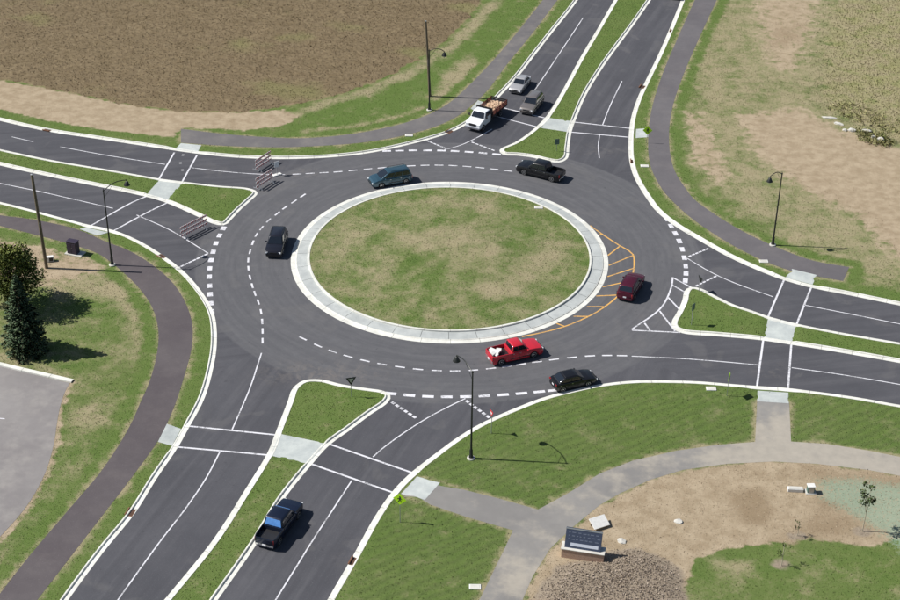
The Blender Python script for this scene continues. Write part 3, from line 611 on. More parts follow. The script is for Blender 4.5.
def vehicle(name, kind, front, rear, pmat, label, cat, side=None, over=None, glass='glass', z0=0.0):
    q = dict(CARS[kind]); q.update(over or {})
    F, Rr = G2(front), G2(rear); hd = F - Rr; hd /= np.linalg.norm(hd); cen = (F + Rr) / 2
    if side: cen = cen + side * .42 * q['W'] * np.array([-hd[1], hd[0]])
    root = empty(name, (cen[0], cen[1], z0), math.atan2(hd[1], hd[0])); tag(root, label, cat, 'vehicles on the roundabout')
    L, W, wb, wr = q['L'], q['W'], q['wb'], q['wr']; hw = W / 2; ax = (-wb / 2 - .03 * L * (1 if 'bed' not in q else .4), wb / 2 - .03 * L * (1 if 'bed' not in q else .4) + .0)
    tp = np.array(q['top']); xs = sorted(set(np.round(np.concatenate([np.linspace(-.5, .5, 61) * L, tp[:, 0] * L]), 3)))
    bed = q.get('bed'); 
    if bed: xs = sorted(set(xs + [round(bed[0] * L - .002, 3), round(bed[0] * L + .002, 3), round(bed[1] * L - .002, 3), round(bed[1] * L + .002, 3)]))
    mb = MB(); rings = []
    for x in xs:
        u = x / L; zt = float(np.interp(u, tp[:, 0], tp[:, 1])); e = abs(u) * 2
        wd = hw * (1 - .17 * max(0, (e - .78) / .22) ** 2.2); zb = .26
        for a in ax:
            d = abs(x - a)
            if d < wr + .07: zb = max(zb, math.sqrt((wr + .07) ** 2 - d * d) + wr * .92)
        if e > .95: zb = max(zb, .26 + (e - .95) * 1.6)
        zm = min(max(.62 * zt, zb + .03), zt - .05); zi = .30
        inb = bed and bed[0] * L < x < bed[1] * L
        half = [(0, zi), (wd * .80, zi), (wd * .965, min(zb, zt - .1)), (wd, zm), (wd * .985, zt - .06), (wd * .945, zt - .005)]
        if inb: half += [(wd * .90, zt), (wd * .885, .74), (0, .74)]
        else: cr = .05 if u > .2 else .02; half += [(wd * .88, zt + cr * .15), (wd * .5, zt + cr * .75), (0, zt + cr)]
        ring = [(x, -y, z) for y, z in half] + [(x, y, z) for y, z in half[-2:0:-1]]; rings.append(ring)
    n = len(rings[0]); v = [p for r in rings for p in r]; f = [tuple(range(n)), tuple((len(rings) - 1) * n + k for k in range(n))[::-1]]
    for i in range(len(rings) - 1):
        for k in range(n): f.append((i * n + k, i * n + (k + 1) % n, (i + 1) * n + (k + 1) % n, (i + 1) * n + k))
    mb.add(v, f); body = mb.build('body', pmat, root, 38)
    # dark underbody and wheel wells
    MB().box((0, 0, .42), (L * .9, W * .78, .3)).build('underbody', 'trim_black', root)
    if bed: MB().box(((bed[0] + bed[1]) / 2 * L, 0, .752), ((bed[1] - bed[0]) * L - .02, W * .87, .02)).build('bed_liner', 'trim_black', root)
    # greenhouse
    zb = float(np.interp(q['gb'][1] - .03, tp[:, 0], tp[:, 1])) - .03; zr = q['H'] - .035
    x0, x1 = q['gb'][0] * L, q['gb'][1] * L; t0, t1 = q['gt'][0] * L, q['gt'][1] * L; wb_, wt = hw * .925, hw * q['tum'] * .93
    def gp(sx, sy, h):  # corner at height fraction h (0 belt, 1 roof), sx 0 rear 1 front
        xb = x0 if sx == 0 else x1; xt = t0 if sx == 0 else t1
        return Vector((xb + (xt - xb) * h, sy * (wb_ + (wt - wb_) * h), zb + (zr - zb) * h))
    cab = MB().hexa([gp(0, -1, 0), gp(1, -1, 0), gp(1, 1, 0), gp(0, 1, 0), gp(0, -1, 1), gp(1, -1, 1), gp(1, 1, 1), gp(0, 1, 1)])
    cab.build('cab', pmat, root, 60, .11)
    rfx0, rfx1 = t0 + .06, t1 - .06
    MB().box(((rfx0 + rfx1) / 2, 0, zr + .006), (rfx1 - rfx0, wt * 1.82, .05), taper=.86).build('roof', pmat, root, 60, .02)
    def pane(nm, A, B, Cc, D, mat=glass):   # quad proud of the cab
        nrm = (B - A).cross(D - A).normalized(); mid = (A + B + Cc + D) / 4
        if nrm.dot(mid - Vector(((x0 + x1) / 2, 0, (zb + zr) / 2))) < 0: nrm = -nrm
        o = [p + nrm * .012 for p in (A, B, Cc, D)]; i = [p - nrm * .02 for p in (A, B, Cc, D)]
        return MB().hexa(i + o).build(nm, mat, root)
    lerp = lambda a, b, t: a + (b - a) * t
    def facepane(nm, c00, c10, c11, c01, u0, u1, v0, v1, mat=glass):
        pt = lambda u, v_: lerp(lerp(c00, c10, u), lerp(c01, c11, u), v_)
        pane(nm, pt(u0, v0), pt(u1, v0), pt(u1, v1), pt(u0, v1), mat)
    facepane('windshield', gp(1, -1, 0), gp(1, 1, 0), gp(1, 1, 1), gp(1, -1, 1), .06, .94, .10, .93)
    facepane('rear_window', gp(0, -1, 0), gp(0, 1, 0), gp(0, 1, 1), gp(0, -1, 1), .09, .91, .12 if glass == 'sky_reflection_glass' else .25, .94, 'sky_reflection_glass' if glass == 'sky_reflection_glass' else 'glass')
    sp = q['split']
    for sy in (-1, 1):
        for a, b_ in zip(sp[:-1], sp[1:]):
            facepane('side_window', gp(0, sy, 0), gp(1, sy, 0), gp(1, sy, 1), gp(0, sy, 1), a * .9 + .05 + .015, b_ * .9 + .05 - .015, .22, .90, 'glass')
        for a in sp:
            sxm = lerp(x0, x1, a * .9 + .05); MB().box((sxm, sy * (hw * .975), zb * .5 + .20), (.022, .06, zb - .42)).build('door_seam', 'trim_black', root)
        MB().box(((x0 + x1) / 2, sy * (hw * .985), .50), (wb * .62, .06, .07)).build('side_moulding', 'trim_black', root)
        if kind in ('suv', 'van'): MB().tube([(t0 + .2, sy * wt * .88, zr + .04), (t0 + .3, sy * wt * .88, zr + .09), (t1 - .35, sy * wt * .88, zr + .09), (t1 - .25, sy * wt * .88, zr + .03)], .022, 6).build('roof_rail', 'trim_black', root)
        # mirror, handles, lights
        mx = lerp(x0, x1, .86); MB().box((mx, sy * (hw + .09), zb + .10), (.12, .2, .15)).build('mirror', pmat, root, None, .03)
        for a in sp[:-1]:
            hx = lerp(x0, x1, a * .9 + .09); MB().box((hx, sy * (hw * .985 + .006), zb - .10), (.17, .05, .035)).build('door_handle', 'chrome', root)
        fz = float(np.interp(.47, tp[:, 0], tp[:, 1]))
        Mr = Matrix.Rotation(-sy * .35, 3, 'Z')
        MB().box((L * .482, sy * hw * .70, fz - .13), (.12, .36, .16), Mr).build('headlight', 'headlight', root, None, .02)
        rz = tp[1][1]; tall = 'bed' in q or kind in ('van', 'suv')
        MB().box((-L * .487, sy * hw * (.80 if tall else .70), rz - (.24 if tall else .13)), (.10, .16 if tall else .38, .40 if tall else .17), Matrix.Rotation(sy * .3, 3, 'Z')).build('taillight', 'taillight', root, None, .02)
    for nm, x, z, m in (('front_bumper', L * .488, .42, 'trim_black' if kind in ('suv', 'sedan', 'hatch', 'van') else 'chrome'), ('rear_bumper', -L * .49, .46, pmat if 'bed' not in q else 'chrome')):
        MB().box((x, 0, z), (.13, W * .84, .2)).build(nm, m, root, None, .03)
    MB().box((L * .4965, 0, tp[-2][1] - .02), (.04, W * .42, .15)).build('grille', 'trim_black', root, None, .01)
    MB().box((-L * .499, 0, .62 if 'bed' not in q else .48), (.035 if 'bed' not in q else .13, .32, .16)).build('license_plate', 'plate', root)
    Rx = Matrix.Rotation(math.pi / 2, 3, 'X')
    for a in ax:
        for sy in (-1, 1):
            wq = MB().lathe([(wr * .62, -.11), (wr * .93, -.11), (wr, -.07), (wr, .07), (wr * .93, .11), (wr * .62, .11)], 20, Rx).build('wheel', 'tyre', root, 40); wq.location = (a, sy * (hw - .13), wr)
            rb = MB().lathe([(wr * .60, -.10), (wr * .64, .0), (wr * .64, .11), (wr * .56, .116), (wr * .52, .085), (wr * .2, .07), (wr * .18, .11), (wr * .05, .115)], 16, Rx if sy < 0 else Matrix.Rotation(-math.pi / 2, 3, 'X')).build('rim', 'rim', wq, 40)
            for k in range(5):
                an = k * 2 * math.pi / 5; MB().box((math.cos(an) * wr * .36, sy * .092, math.sin(an) * wr * .36), (wr * .42, .03, .06), Matrix.Rotation(-an, 3, 'Y')).build('spoke', 'rim', wq)
    return root
vehicle('hatchback', 'hatch', (589.5, 385.6), (563.5, 391.6), 'paint_coal', 'black hatchback leaving right along the lower kerb', 'car', 1)
vehicle('minivan', 'van', (381, 187.6), (404, 183.6), 'paint_teal', 'dark teal minivan circling past the top of the island', 'minivan', -1)
vehicle('pickup_truck', 'crew', (525.3, 175), (549.5, 181.2), 'paint_coal', 'black crew cab pickup below the top splitter island', 'pickup truck', -1)
vehicle('sport_utility_vehicle', 'suv', (273.3, 259.5), (280.5, 237), 'paint_ink', 'black SUV heading down the left side of the island', 'car')
vehicle('sport_utility_vehicle', 'suv', (636.2, 281.5), (624.8, 301), 'paint_maroon', 'dark maroon SUV beside the orange hatching', 'car')
redp = vehicle('pickup_truck', 'pickup', (537, 351.3), (491.5, 361.8), 'paint_red', 'bright red pickup with pale cargo in its bed', 'pickup truck')
bluep = vehicle('pickup_truck', 'crew', (294.5, 508.5), (264.5, 549.5), 'paint_navy', 'dark navy pickup, sky reflection painted on rear window, entering from below', 'pickup truck', glass='sky_reflection_glass')
vehicle('sedan', 'sedan', (513.5, 95.8), (526.5, 80.3), 'paint_silver', 'silver sedan queuing on the top road by the kerb', 'car')
vehicle('sport_utility_vehicle', 'suv', (525, 116.5), (538.5, 100), 'paint_tan', 'grey beige SUV waiting at the top crosswalk', 'car')
vehicle('sedan', 'sedan', (678.5, -12.5), (674.5, 2.2), 'paint_coal', 'black car leaving along the top road, cut by the frame', 'car')
def at_local(root, loc, name, mb, mat, label, cat, **kw):
    """a separate thing carried by a vehicle"""
    o = mb.build(name, mat, None, **kw); o.matrix_world = Matrix.Translation(root.location) @ root.rotation_euler.to_matrix().to_4x4() @ Matrix.Translation(Vector(loc)); return tag(o, label, cat)
mb = MB()
for i in range(7):
    M = Matrix.Rotation(random.uniform(0, 6), 3, 'Z') @ Matrix.Rotation(random.uniform(-.4, .4), 3, 'X')
    mb.box((-1.75 + random.uniform(-.55, .55), random.uniform(-.5, .5), .93 + .06 * (i % 4)), (random.uniform(.4, .8), random.uniform(.3, .55), random.uniform(.15, .3)), M)
at_local(redp, (0, 0, 0), 'cargo_sacks', mb, 'cargo_white', 'white sacks heaped in the bed of the red pickup', 'cargo', bevel=.05)
# flatbed truck with a conventional cab
def flatbed(front, rear):
    F, Rr = G2(front), G2(rear); hd = (F - Rr) / np.linalg.norm(F - Rr); c = (F + Rr) / 2
    root = empty('flatbed_truck', (c[0], c[1], 0), math.atan2(hd[1], hd[0])); tag(root, 'white stake bed truck with tan load at the top crosswalk', 'truck', 'vehicles on the roundabout')
    L = 7.3; x1 = L / 2
    MB().prism([(x1 - 3.0, .5), (x1 - .05, .5), (x1, .75), (x1 - .05, 1.12), (x1 - .5, 1.30), (x1 - 1.30, 1.40), (x1 - 3.0, 1.45)], -1.02, 1.02).build('body', 'paint_white', root, None, .07)
    MB().hexa([(x1 - 3.0, -.99, 1.40), (x1 - 1.25, -.99, 1.36), (x1 - 1.25, .99, 1.36), (x1 - 3.0, .99, 1.40), (x1 - 2.92, -.86, 2.12), (x1 - 1.82, -.86, 2.12), (x1 - 1.82, .86, 2.12), (x1 - 2.92, .86, 2.12)]).build('cab', 'paint_white', root, None, .08)
    MB().hexa([(x1 - 1.33, -.86, 1.47), (x1 - 1.27, -.86, 1.47), (x1 - 1.27, .86, 1.47), (x1 - 1.33, .86, 1.47), (x1 - 1.80, -.76, 2.04), (x1 - 1.74, -.76, 2.04), (x1 - 1.74, .76, 2.04), (x1 - 1.80, .76, 2.04)]).build('windshield', 'glass', root)
    for s in (-1, 1):
        MB().hexa([(x1 - 2.85, s * .985, 1.50), (x1 - 1.55, s * .985, 1.48), (x1 - 1.55, s * 1.0, 1.48), (x1 - 2.85, s * 1.0, 1.50), (x1 - 2.8, s * .895, 2.02), (x1 - 1.92, s * .895, 2.02), (x1 - 1.92, s * .91, 2.02), (x1 - 2.8, s * .91, 2.02)]).build('side_window', 'glass', root)
        MB().box((x1 - 1.45, s * 1.22, 1.6), (.12, .22, .3)).build('mirror', 'trim_black', root, None, .02); MB().box((x1 - .04, s * .75, .98), (.1, .36, .2)).build('headlight', 'headlight', root, None, .02)
        MB().box((-x1 + .02, s * .85, .8), (.06, .25, .15)).build('taillight', 'taillight', root)
    MB().box((x1 - .0, 0, .98), (.06, .95, .3)).build('grille', 'trim_black', root); MB().box((x1 + .03, 0, .6), (.16, 2.0, .22)).build('front_bumper', 'chrome', root, None, .03)
    MB().box((-.8, 0, .68), (L - 1.7, .9, .22)).build('chassis', 'trim_black', root)
    bx0, bx1 = -x1, x1 - 3.15; MB().box(((bx0 + bx1) / 2, 0, .98), (bx1 - bx0, 2.3, .14)).build('bed', 'trim_black', root)
    for s in (-1, 1):
        for z in (1.18, 1.42, 1.66): MB().box(((bx0 + bx1) / 2, s * 1.12, z), (bx1 - bx0, .05, .17)).build('stake_board', 'truck_rail', root)
        for x in np.linspace(bx0 + .1, bx1 - .1, 5): MB().box((x, s * 1.165, 1.4), (.08, .05, .8)).build('stake', 'trim_black', root)
    for z in (1.18, 1.42, 1.66): MB().box((bx0 + .03, 0, z), (.05, 2.2, .17)).build('stake_board', 'trim_black', root)
    MB().box((bx1 - .02, 0, 1.62), (.07, 2.25, 1.15)).build('headboard', 'trim_black', root)
    Rx = Matrix.Rotation(math.pi / 2, 3, 'X')
    for x in (x1 - .95, -x1 + 1.65):
        for s in (-1, 1):
            wq = MB().lathe([(.25, -.16), (.40, -.16), (.43, -.1), (.43, .1), (.40, .16), (.25, .16)], 20, Rx).build('wheel', 'tyre', root, 40); wq.location = (x, s * .92, .43)
            MB().lathe([(.26, -.14), (.27, .165), (.2, .17), (.18, .12), (.05, .13)], 14, Rx if s < 0 else Matrix.Rotation(-math.pi / 2, 3, 'X')).build('rim', 'rim', wq, 40)
    # heaped load: a thing of its own
    n = 22; xs = np.linspace(bx0 + .12, bx1 - .12, n); ys = np.linspace(-1.05, 1.05, 14); v = []
    for x in xs:
        for y in ys:
            e = min((x - xs[0]) / .5, (xs[-1] - x) / .5, (1.05 - abs(y)) / .4, 1); v.append((x, y, 1.055 + .36 * max(0, e) + random.uniform(0, .26)))
    m = len(ys); f = [(i * m + k, (i + 1) * m + k, (i + 1) * m + k + 1, i * m + k + 1) for i in range(n - 1) for k in range(m - 1)]
    per = [k for k in range(m)] + [i * m + m - 1 for i in range(1, n)] + [(n - 1) * m + k for k in range(m - 2, -1, -1)] + [i * m for i in range(n - 2, 0, -1)]
    o0 = len(v); v += [(v[i][0], v[i][1], 1.055) for i in per]; f += [(per[i], per[(i + 1) % len(per)], o0 + (i + 1) % len(per), o0 + i) for i in range(len(per))]; f.append(tuple(o0 + i for i in range(len(per))))
    at_local(root, (0, 0, 0), 'truck_load', MB().add(v, f), 'load_tan', 'tan heap loaded on the white stake bed truck', 'cargo')
flatbed((472.5, 131.8), (499, 110))

# ---------------------------------------------------------------- poles and lamps
def lamp(base, top, head, label):
    b = G(base, 0); z0 = zl(b); h = height(base, top) - z0; root = empty('street_lamp', (b[0], b[1], z0)); tag(root, label, 'street lamp', 'dark street lamps with one arm')
    MB().lathe([(.36, -.15), (.36, .10), (.33, .13)], 20).build('footing', 'footing', root, 40)
    MB().lathe([(.20, .131), (.20, .28), (.15, .34), (.15, .95), (.11, 1.05), (.095, 1.1), (.06, h - .02), (.085, h), (.085, h + .08), (.04, h + .16), (.015, h + .30)], 14).build('pole', 'pole_dark', root, 40)
    hp = G(head, z0 + h - .25); d = np.array([hp[0] - b[0], hp[1] - b[1]]); ln = np.linalg.norm(d); d /= ln
    P = [(d[0] * t * ln, d[1] * t * ln, h - .1 + .42 * math.sin(math.pi * min(1, t * .9 + .08)) - .0) for t in np.linspace(0, 1, 10)]
    MB().tube(P, [.045] * 10, 7).build('arm', 'pole_dark', root, 50); e = P[-1]
    MB().tube([(d[0] * .05, d[1] * .05, h - .75), (d[0] * .42 * ln, d[1] * .42 * ln, h + .22)], .02, 6).build('brace', 'pole_dark', root, 50)
    lo = MB().lathe([(.03, 0), (.05, -.12), (.16, -.2), (.24, -.42), (.33, -.55), (.34, -.60), (.26, -.61)], 14).build('lantern', 'pole_dark', root, 40); lo.location = e
    MB().lathe([(.25, -.612), (.20, -.70), (.05, -.74)], 12).build('lamp_globe', 'lamp_glass', lo, 40)
lamp((471, 459.5), (473.7, 373), (456.6, 357), 'dark street lamp on the lawn right of the lower road')
lamp((772.5, 246), (781, 174), (770, 178), 'dark street lamp beside the right hand path')
lamp((112.5, 266), (105.5, 191), (126.6, 181.5), 'dark street lamp on the bend of the left path')
lamp((429.3, 111), (427.5, 51), (444.3, 52.5), 'dark street lamp at the path edge near the flatbed truck')
def wood_pole(base, top, label, lean=(0, 0)):
    b = G(base); z0 = zl(b); h = height(base, top) - z0; root = empty('utility_pole', (b[0], b[1], z0)); tag(root, label, 'utility pole', 'bare wooden poles')
    tx = G(top, z0 + h); L = (tx[0] - b[0], tx[1] - b[1])
    MB().tube([(0, 0, -.3), (L[0] * .5, L[1] * .5, h * .5), (L[0], L[1], h)], [.19, .165, .135], 12).build('shaft', 'pole_wood', root, 50)
    MB().lathe([(.14, h - .01), (.15, h + .02), (.03, h + .07)], 12).build('cap', 'galv', root, 40).location = (L[0], L[1], 0)
    MB().box((L[0] * .5 + .0, L[1] * .5 - .18, h * .46), (.05, .05, .9)).build('conduit', 'galv', root)
wood_pole((46.8, 269), (31.8, 174.5), 'tall bare wooden pole behind the yellowing tree'); wood_pole((430, 97), (425.7, 21), 'tall wooden pole at the crop field edge near the top')

# ---------------------------------------------------------------- signs
def facing(px):
    p = G2(px); return p
def post_sign(name, base, top, kind, ang, label, z=None):
    b = G(base); z0 = z if z is not None else zl(b); h = height(base, top) - z0; root = empty(name, (b[0], b[1], z0), ang); tag(root, label, 'road sign', 'small road signs')
    MB().box((0, .03, h * .5 - .1), (.055, .045, h + .2)).build('post', 'galv', root)
    if kind == 'diamond':
        s = .60; cz = h - s + .1; p = MB().prism([(0, cz - s), (s, cz), (0, cz + s), (-s, cz)], -.02, .0).build('panel', 'sign_yellow', root)
        sym = MB().lathe([(.075, -.006), (.075, .006)], 12, Matrix.Translation((.02, -.026, cz + .23)).to_3x3() @ Matrix.Rotation(math.pi / 2, 3, 'X'))
        sym.v = [(x + .02, y - .028, z + cz + .23) for x, y, z in sym.v]
        sym.prism([(-.06, cz - .05), (.08, cz - .05), (.09, cz + .14), (-.05, cz + .14)], -.032, -.022); sym.prism([(-.05, cz - .05), (.02, cz - .05), (-.10, cz - .30), (-.17, cz - .30)], -.032, -.022)
        sym.prism([(.02, cz - .05), (.08, cz - .05), (.17, cz - .30), (.10, cz - .30)], -.032, -.022); sym.prism([(-.05, cz + .13), (-.04, cz + .06), (-.2, cz - .03), (-.21, cz + .03)], -.032, -.022); sym.prism([(.08, cz + .13), (.07, cz + .06), (.2, cz - .01), (.21, cz + .05)], -.032, -.022)
        sym.build('walking_figure', 'trim_black', p)
    elif kind == 'yield':
        cz = h; s = .36; p = MB().prism([(0, cz - .64), (s, cz), (-s, cz)], -.02, 0).build('panel', 'sign_red', root); MB().prism([(0, cz - .45), (s * .5, cz - .14), (-s * .5, cz - .14)], -.026, -.021).build('white_field', 'sign_white', p)
    elif kind == 'yield_back':
        cz = h; s = .5; MB().prism([(0, cz - .87), (s, cz), (-s, cz)], -.02, 0).build('panel', 'pole_dark', root); MB().prism([(0, cz - .6), (s * .52, cz - .12), (-s * .52, cz - .12)], -.028, -.021).build('back_plate', 'galv', root)
    elif kind == 'board':
        MB().box((0, -.01, h - .35), (.6, .02, .75)).build('panel', 'box_green', root)
    return root
post_sign('pedestrian_sign', (400, 523.5), (399.5, 494.5), 'diamond', -.35, 'lime yellow pedestrian sign on the lawn beside the lower crosswalk')
post_sign('pedestrian_sign', (646.5, 144), (647, 126.5), 'diamond', -.1, 'lime yellow pedestrian sign by the top right crosswalk ramp')
post_sign('pedestrian_sign', (727, 397), (728, 373), 'diamond', 1.25, 'lime yellow sign seen edge on at the lower right kerb')
post_sign('yield_sign', (491, 434.5), (490.5, 411), 'yield', -1.15, 'red and white yield sign near the lamp on the lower lawn')
post_sign('yield_sign', (351.5, 398), (351.5, 377.5), 'yield_back', .25, 'dark triangular sign at the lower splitter island tip', .125)
post_sign('keep_right_sign', (691.5, 326), (691.5, 304), 'board', .9, 'thin greenish sign on the right splitter island tip', .125)
post_sign('keep_right_sign', (556.5, 152), (556.5, 139), 'board', .2, 'small dark green sign on the top splitter island', .125)
post_sign('yield_sign', (699, 292), (700, 277), 'yield_back', 1.9, 'dark sign at the upper edge of the right splitter island', .125)

# barricades: three striped rails on two legged feet
def barricade(a, b, label, rails=3, h=1.55):
    A, B = G2(a), G2(b); m = (A + B) / 2; d = B - A; Wd = np.linalg.norm(d); root = empty('barricade', (m[0], m[1], 0), math.atan2(d[1], d[0])); tag(root, label, 'barricade', 'striped road barricades')
    for s in (-1, 1):
        MB().box((s * Wd * .36, 0, h / 2 + .05), (.06, .06, h)).build('upright', 'galv', root); MB().box((s * Wd * .36, 0, .04), (.08, 1.5, .06)).build('foot', 'galv', root)
        MB().tube([(s * Wd * .36, -.65, .07), (s * Wd * .36, 0, .7)], .025, 6).build('brace', 'galv', root)
    for i in range(rails):
        z = h - .1 - i * .5; rail = MB().box((0, -.05, z), (Wd, .03, .24)).build('rail', 'sign_white', root); n = int(Wd / .34)
        for k in range(n):
            x = -Wd / 2 + (k + .5) * Wd / n; w_ = Wd / n * .5
            for y in (-.072, -.028): MB().prism([(x - w_ / 2 - .11, z - .118), (x + w_ / 2 - .11, z - .118), (x + w_ / 2 + .11, z + .118), (x - w_ / 2 + .11, z + .118)], y, y - .004 if y < -.05 else y + .004).build('stripe', 'barricade_orange', rail)
    return root
barricade((181, 239.5), (207, 226.5), 'orange striped barricade across the lane at the left splitter')
barricade((255.5, 172), (271, 162), 'striped barricade near the kerb on the upper left road'); barricade((256, 190.5), (272, 180.5), 'striped barricade beside the left splitter island nose')
def sign_stand(px, label):
    b = G(px); root = empty('portable_sign', (b[0], b[1], 0), .6); tag(root, label, 'road sign')
    MB().box((0, 0, .06), (1.1, .5, .12)).build('base', 'cargo_white', root, None, .03); MB().box((0, 0, .9), (.06, .06, 1.7)).build('post', 'galv', root); MB().box((0, -.05, 1.45), (.62, .03, .75)).build('panel', 'sign_white', root)
sign_stand((277, 175), 'white portable sign between the two upper left barricades')

# ---------------------------------------------------------------- utility furniture
def cabinet():
    b = G((74, 254.5)); z0 = zl(b); r = empty('utility_cabinet', (b[0], b[1], z0), -.32); tag(r, 'black utility cabinet on a white pad near the left path', 'cabinet')
    MB().box((.15, .05, .06), (2.0, 1.15, .16)).build('pad', 'footing', r, None, .02); MB().box((0, 0, .84), (1.15, .75, 1.4)).build('housing', 'box_dark', r, None, .05); MB().box((0, 0, 1.575), (1.22, .82, .07)).build('lid', 'box_dark', r, None, .03)
    for s in (-1, 1): MB().box((s * .28, -.385, .82), (.5, .02, 1.2)).build('door', 'box_dark', r, None, .01)
    MB().box((.05, -.405, .85), (.03, .03, .18)).build('handle', 'galv', r)
    b = G((50.5, 262)); r = empty('utility_pedestal', (b[0], b[1], zl(b)), .3); tag(r, 'small white pedestal at the foot of the wooden pole', 'utility box')
    MB().box((0, 0, .3), (.8, .45, .6)).build('housing', 'cargo_white', r, None, .05); MB().box((.1, -.235, .3), (.4, .02, .4)).build('door', 'iron', r)
    b = G((810, 493.5)); r = empty('transformer_box', (b[0], b[1], zl(b)), .05); tag(r, 'dark green utility box on bare soil at lower right', 'utility box')
    MB().box((0, 0, .05), (.9, .75, .12)).build('pad', 'footing', r); MB().box((0, 0, .42), (.62, .5, .66)).build('housing', 'box_green', r, None, .03); MB().box((0, 0, .77), (.68, .56, .06)).build('lid', 'cargo_white', r, None, .02); MB().box((.0, -.262, .42), (.45, .02, .5)).build('door', 'galv', r)
    b = G((795, 492)); r = empty('concrete_block', (b[0], b[1], zl(b)), -.06); tag(r, 'long pale block beside the green utility box', 'block')
    MB().box((0, 0, .16), (1.35, .45, .34)).build('block', 'cargo_white', r, None, .04); MB().box((0, 0, .345), (1.2, .36, .03)).build('lid', 'footing', r)
    b = G((599, 527)); r = empty('propped_panel', (b[0], b[1], zl(b)), .45); tag(r, 'pale tilted board lying near the monument sign', 'board')
    M = Matrix.Rotation(.35, 3, 'X'); MB().box((0, 0, .42), (1.5, 1.1, .08), M).build('board', 'cargo_white', r, None, .01)
    for s in (-1, 1): MB().box((s * .6, .28, .24), (.1, .1, .5)).build('prop', 'bark', r)
cabinet()
def monument():
    a, b = G((561, 558.5)), G((603, 565)); m = (a + b) / 2; d = b - a; Wd = np.linalg.norm(d[:2]); z0 = zl(m); r = empty('monument_sign', (m[0], m[1], z0), math.atan2(d[1], d[0])); tag(r, 'brick based monument sign with dark slanted panel by the path', 'monument sign')
    MB().box((0, .45, .42), (Wd, .9, .95)).build('plinth', 'brick', r); cap = MB().box((0, .45, .935), (Wd + .12, 1.0, .08)).build('cap_stone', 'footing', r, None, .015)
    # leaning dark panel with frame
    M = Matrix.Rotation(-.42, 3, 'X'); c = Vector((-.05, .62, 1.72))
    MB().box(c, (Wd * .86, .14, 1.75), M).build('panel', 'sign_navy', r, None, .02)
    for nm, zz, hh, mt, wd in (('band', -.52, .26, 'sign_band', .66), ('top_trim', .80, .09, 'galv', .88)):
        MB().box(c + M @ Vector((.12 if nm == 'band' else 0, -.08, zz)), (Wd * wd, .03, hh), M).build(nm, mt, r)
    for zz in (.48, .2, -.08):     # rows of small raised marks, too small to read in the photograph
        x = -Wd * .36
        while x < Wd * .33:
            ww = random.uniform(.12, .34); MB().box(c + M @ Vector((x + ww / 2, -.078, zz + random.uniform(-.02, .02))), (ww, .02, .07), M).build('mark', 'sign_mark', r); x += ww + random.uniform(.08, .2)
    for s in (-1, 1): MB().box((s * Wd * .38 - .05, .8, 1.45), (.14, .14, 1.1)).build('post', 'pole_dark', r)
monument()
def drain(px, along, label):
    p = G(px); q = G(along); a = math.atan2(q[1] - p[1], q[0] - p[0]); r = empty('storm_drain', (p[0], p[1], .014), a); tag(r, label, 'storm drain', 'storm drains set in the kerbs')
    MB().box((0, 0, .005), (.95, .55, .02)).build('frame', 'rust', r)
    for i in range(7): MB().box((-.36 + i * .12, 0, .024), (.05, .42, .018)).build('bar', 'iron', r)
    MB().box((0, .34, .10), (1.0, .12, .14)).build('hood', 'rust', r, None, .02)
for px, al, lb in (((449.5, 131.8), (467, 122), 'rusty storm drain in the kerb left of the flatbed truck'), ((672.5, 31), (684, 0), 'rusty storm drain in the kerb at the top right road'), ((642.5, 87), (650, 78), 'storm drain in the kerb above the right crosswalk ramp'),
                   ((633.6, 161.7), (633, 140), 'rusty storm drain below the top right crosswalk'), ((131, 513), (153, 477), 'rusty storm drain along the lower left kerb'), ((354.5, 562), (380, 517), 'rusty storm drain in the kerb of the lower entry road'),
                   ((161.5, 256.5), (133, 241), 'rusty storm drain by the left entry kerb'), ((47.5, 130), (0, 119.5), 'dark storm drain in the upper left kerb')): drain(px, al, lb)
def cover(px, label, sz=(.95, .6), rz=0):
    p = G(px); h = float(zmound(np.array([p[:2]]))[0]) if np.linalg.norm(p[:2]) < RI else zl(p); r = empty('utility_cover', (p[0], p[1], h), rz); tag(r, label, 'cover', 'pale utility covers set in the grass')
    MB().box((0, 0, .02), (sz[0], sz[1], .12)).build('frame', 'cargo_white', r, None, .02); MB().box((0, 0, .083), (sz[0] * .8, sz[1] * .75, .02)).build('lid', 'footing', r)
for px, lb in (((644.5, 167), 'pale utility cover in the verge below the top right crosswalk'), ((763.5, 262.5), 'pale utility cover in the verge below the right lamp'), ((711, 390), 'pale utility cover at the lower right kerb'), ((409, 136.3), 'pale utility cover in the verge left of the flatbed truck'),
               ((538.5, 210), 'white utility cover inside the top right of the island'), ((475, 588.5), 'pale utility cover on the lower lawn near the path'), ((76, 253), 'pale concrete lid beside the black cabinet')): cover(px, lb) if px[0] != 76 else None
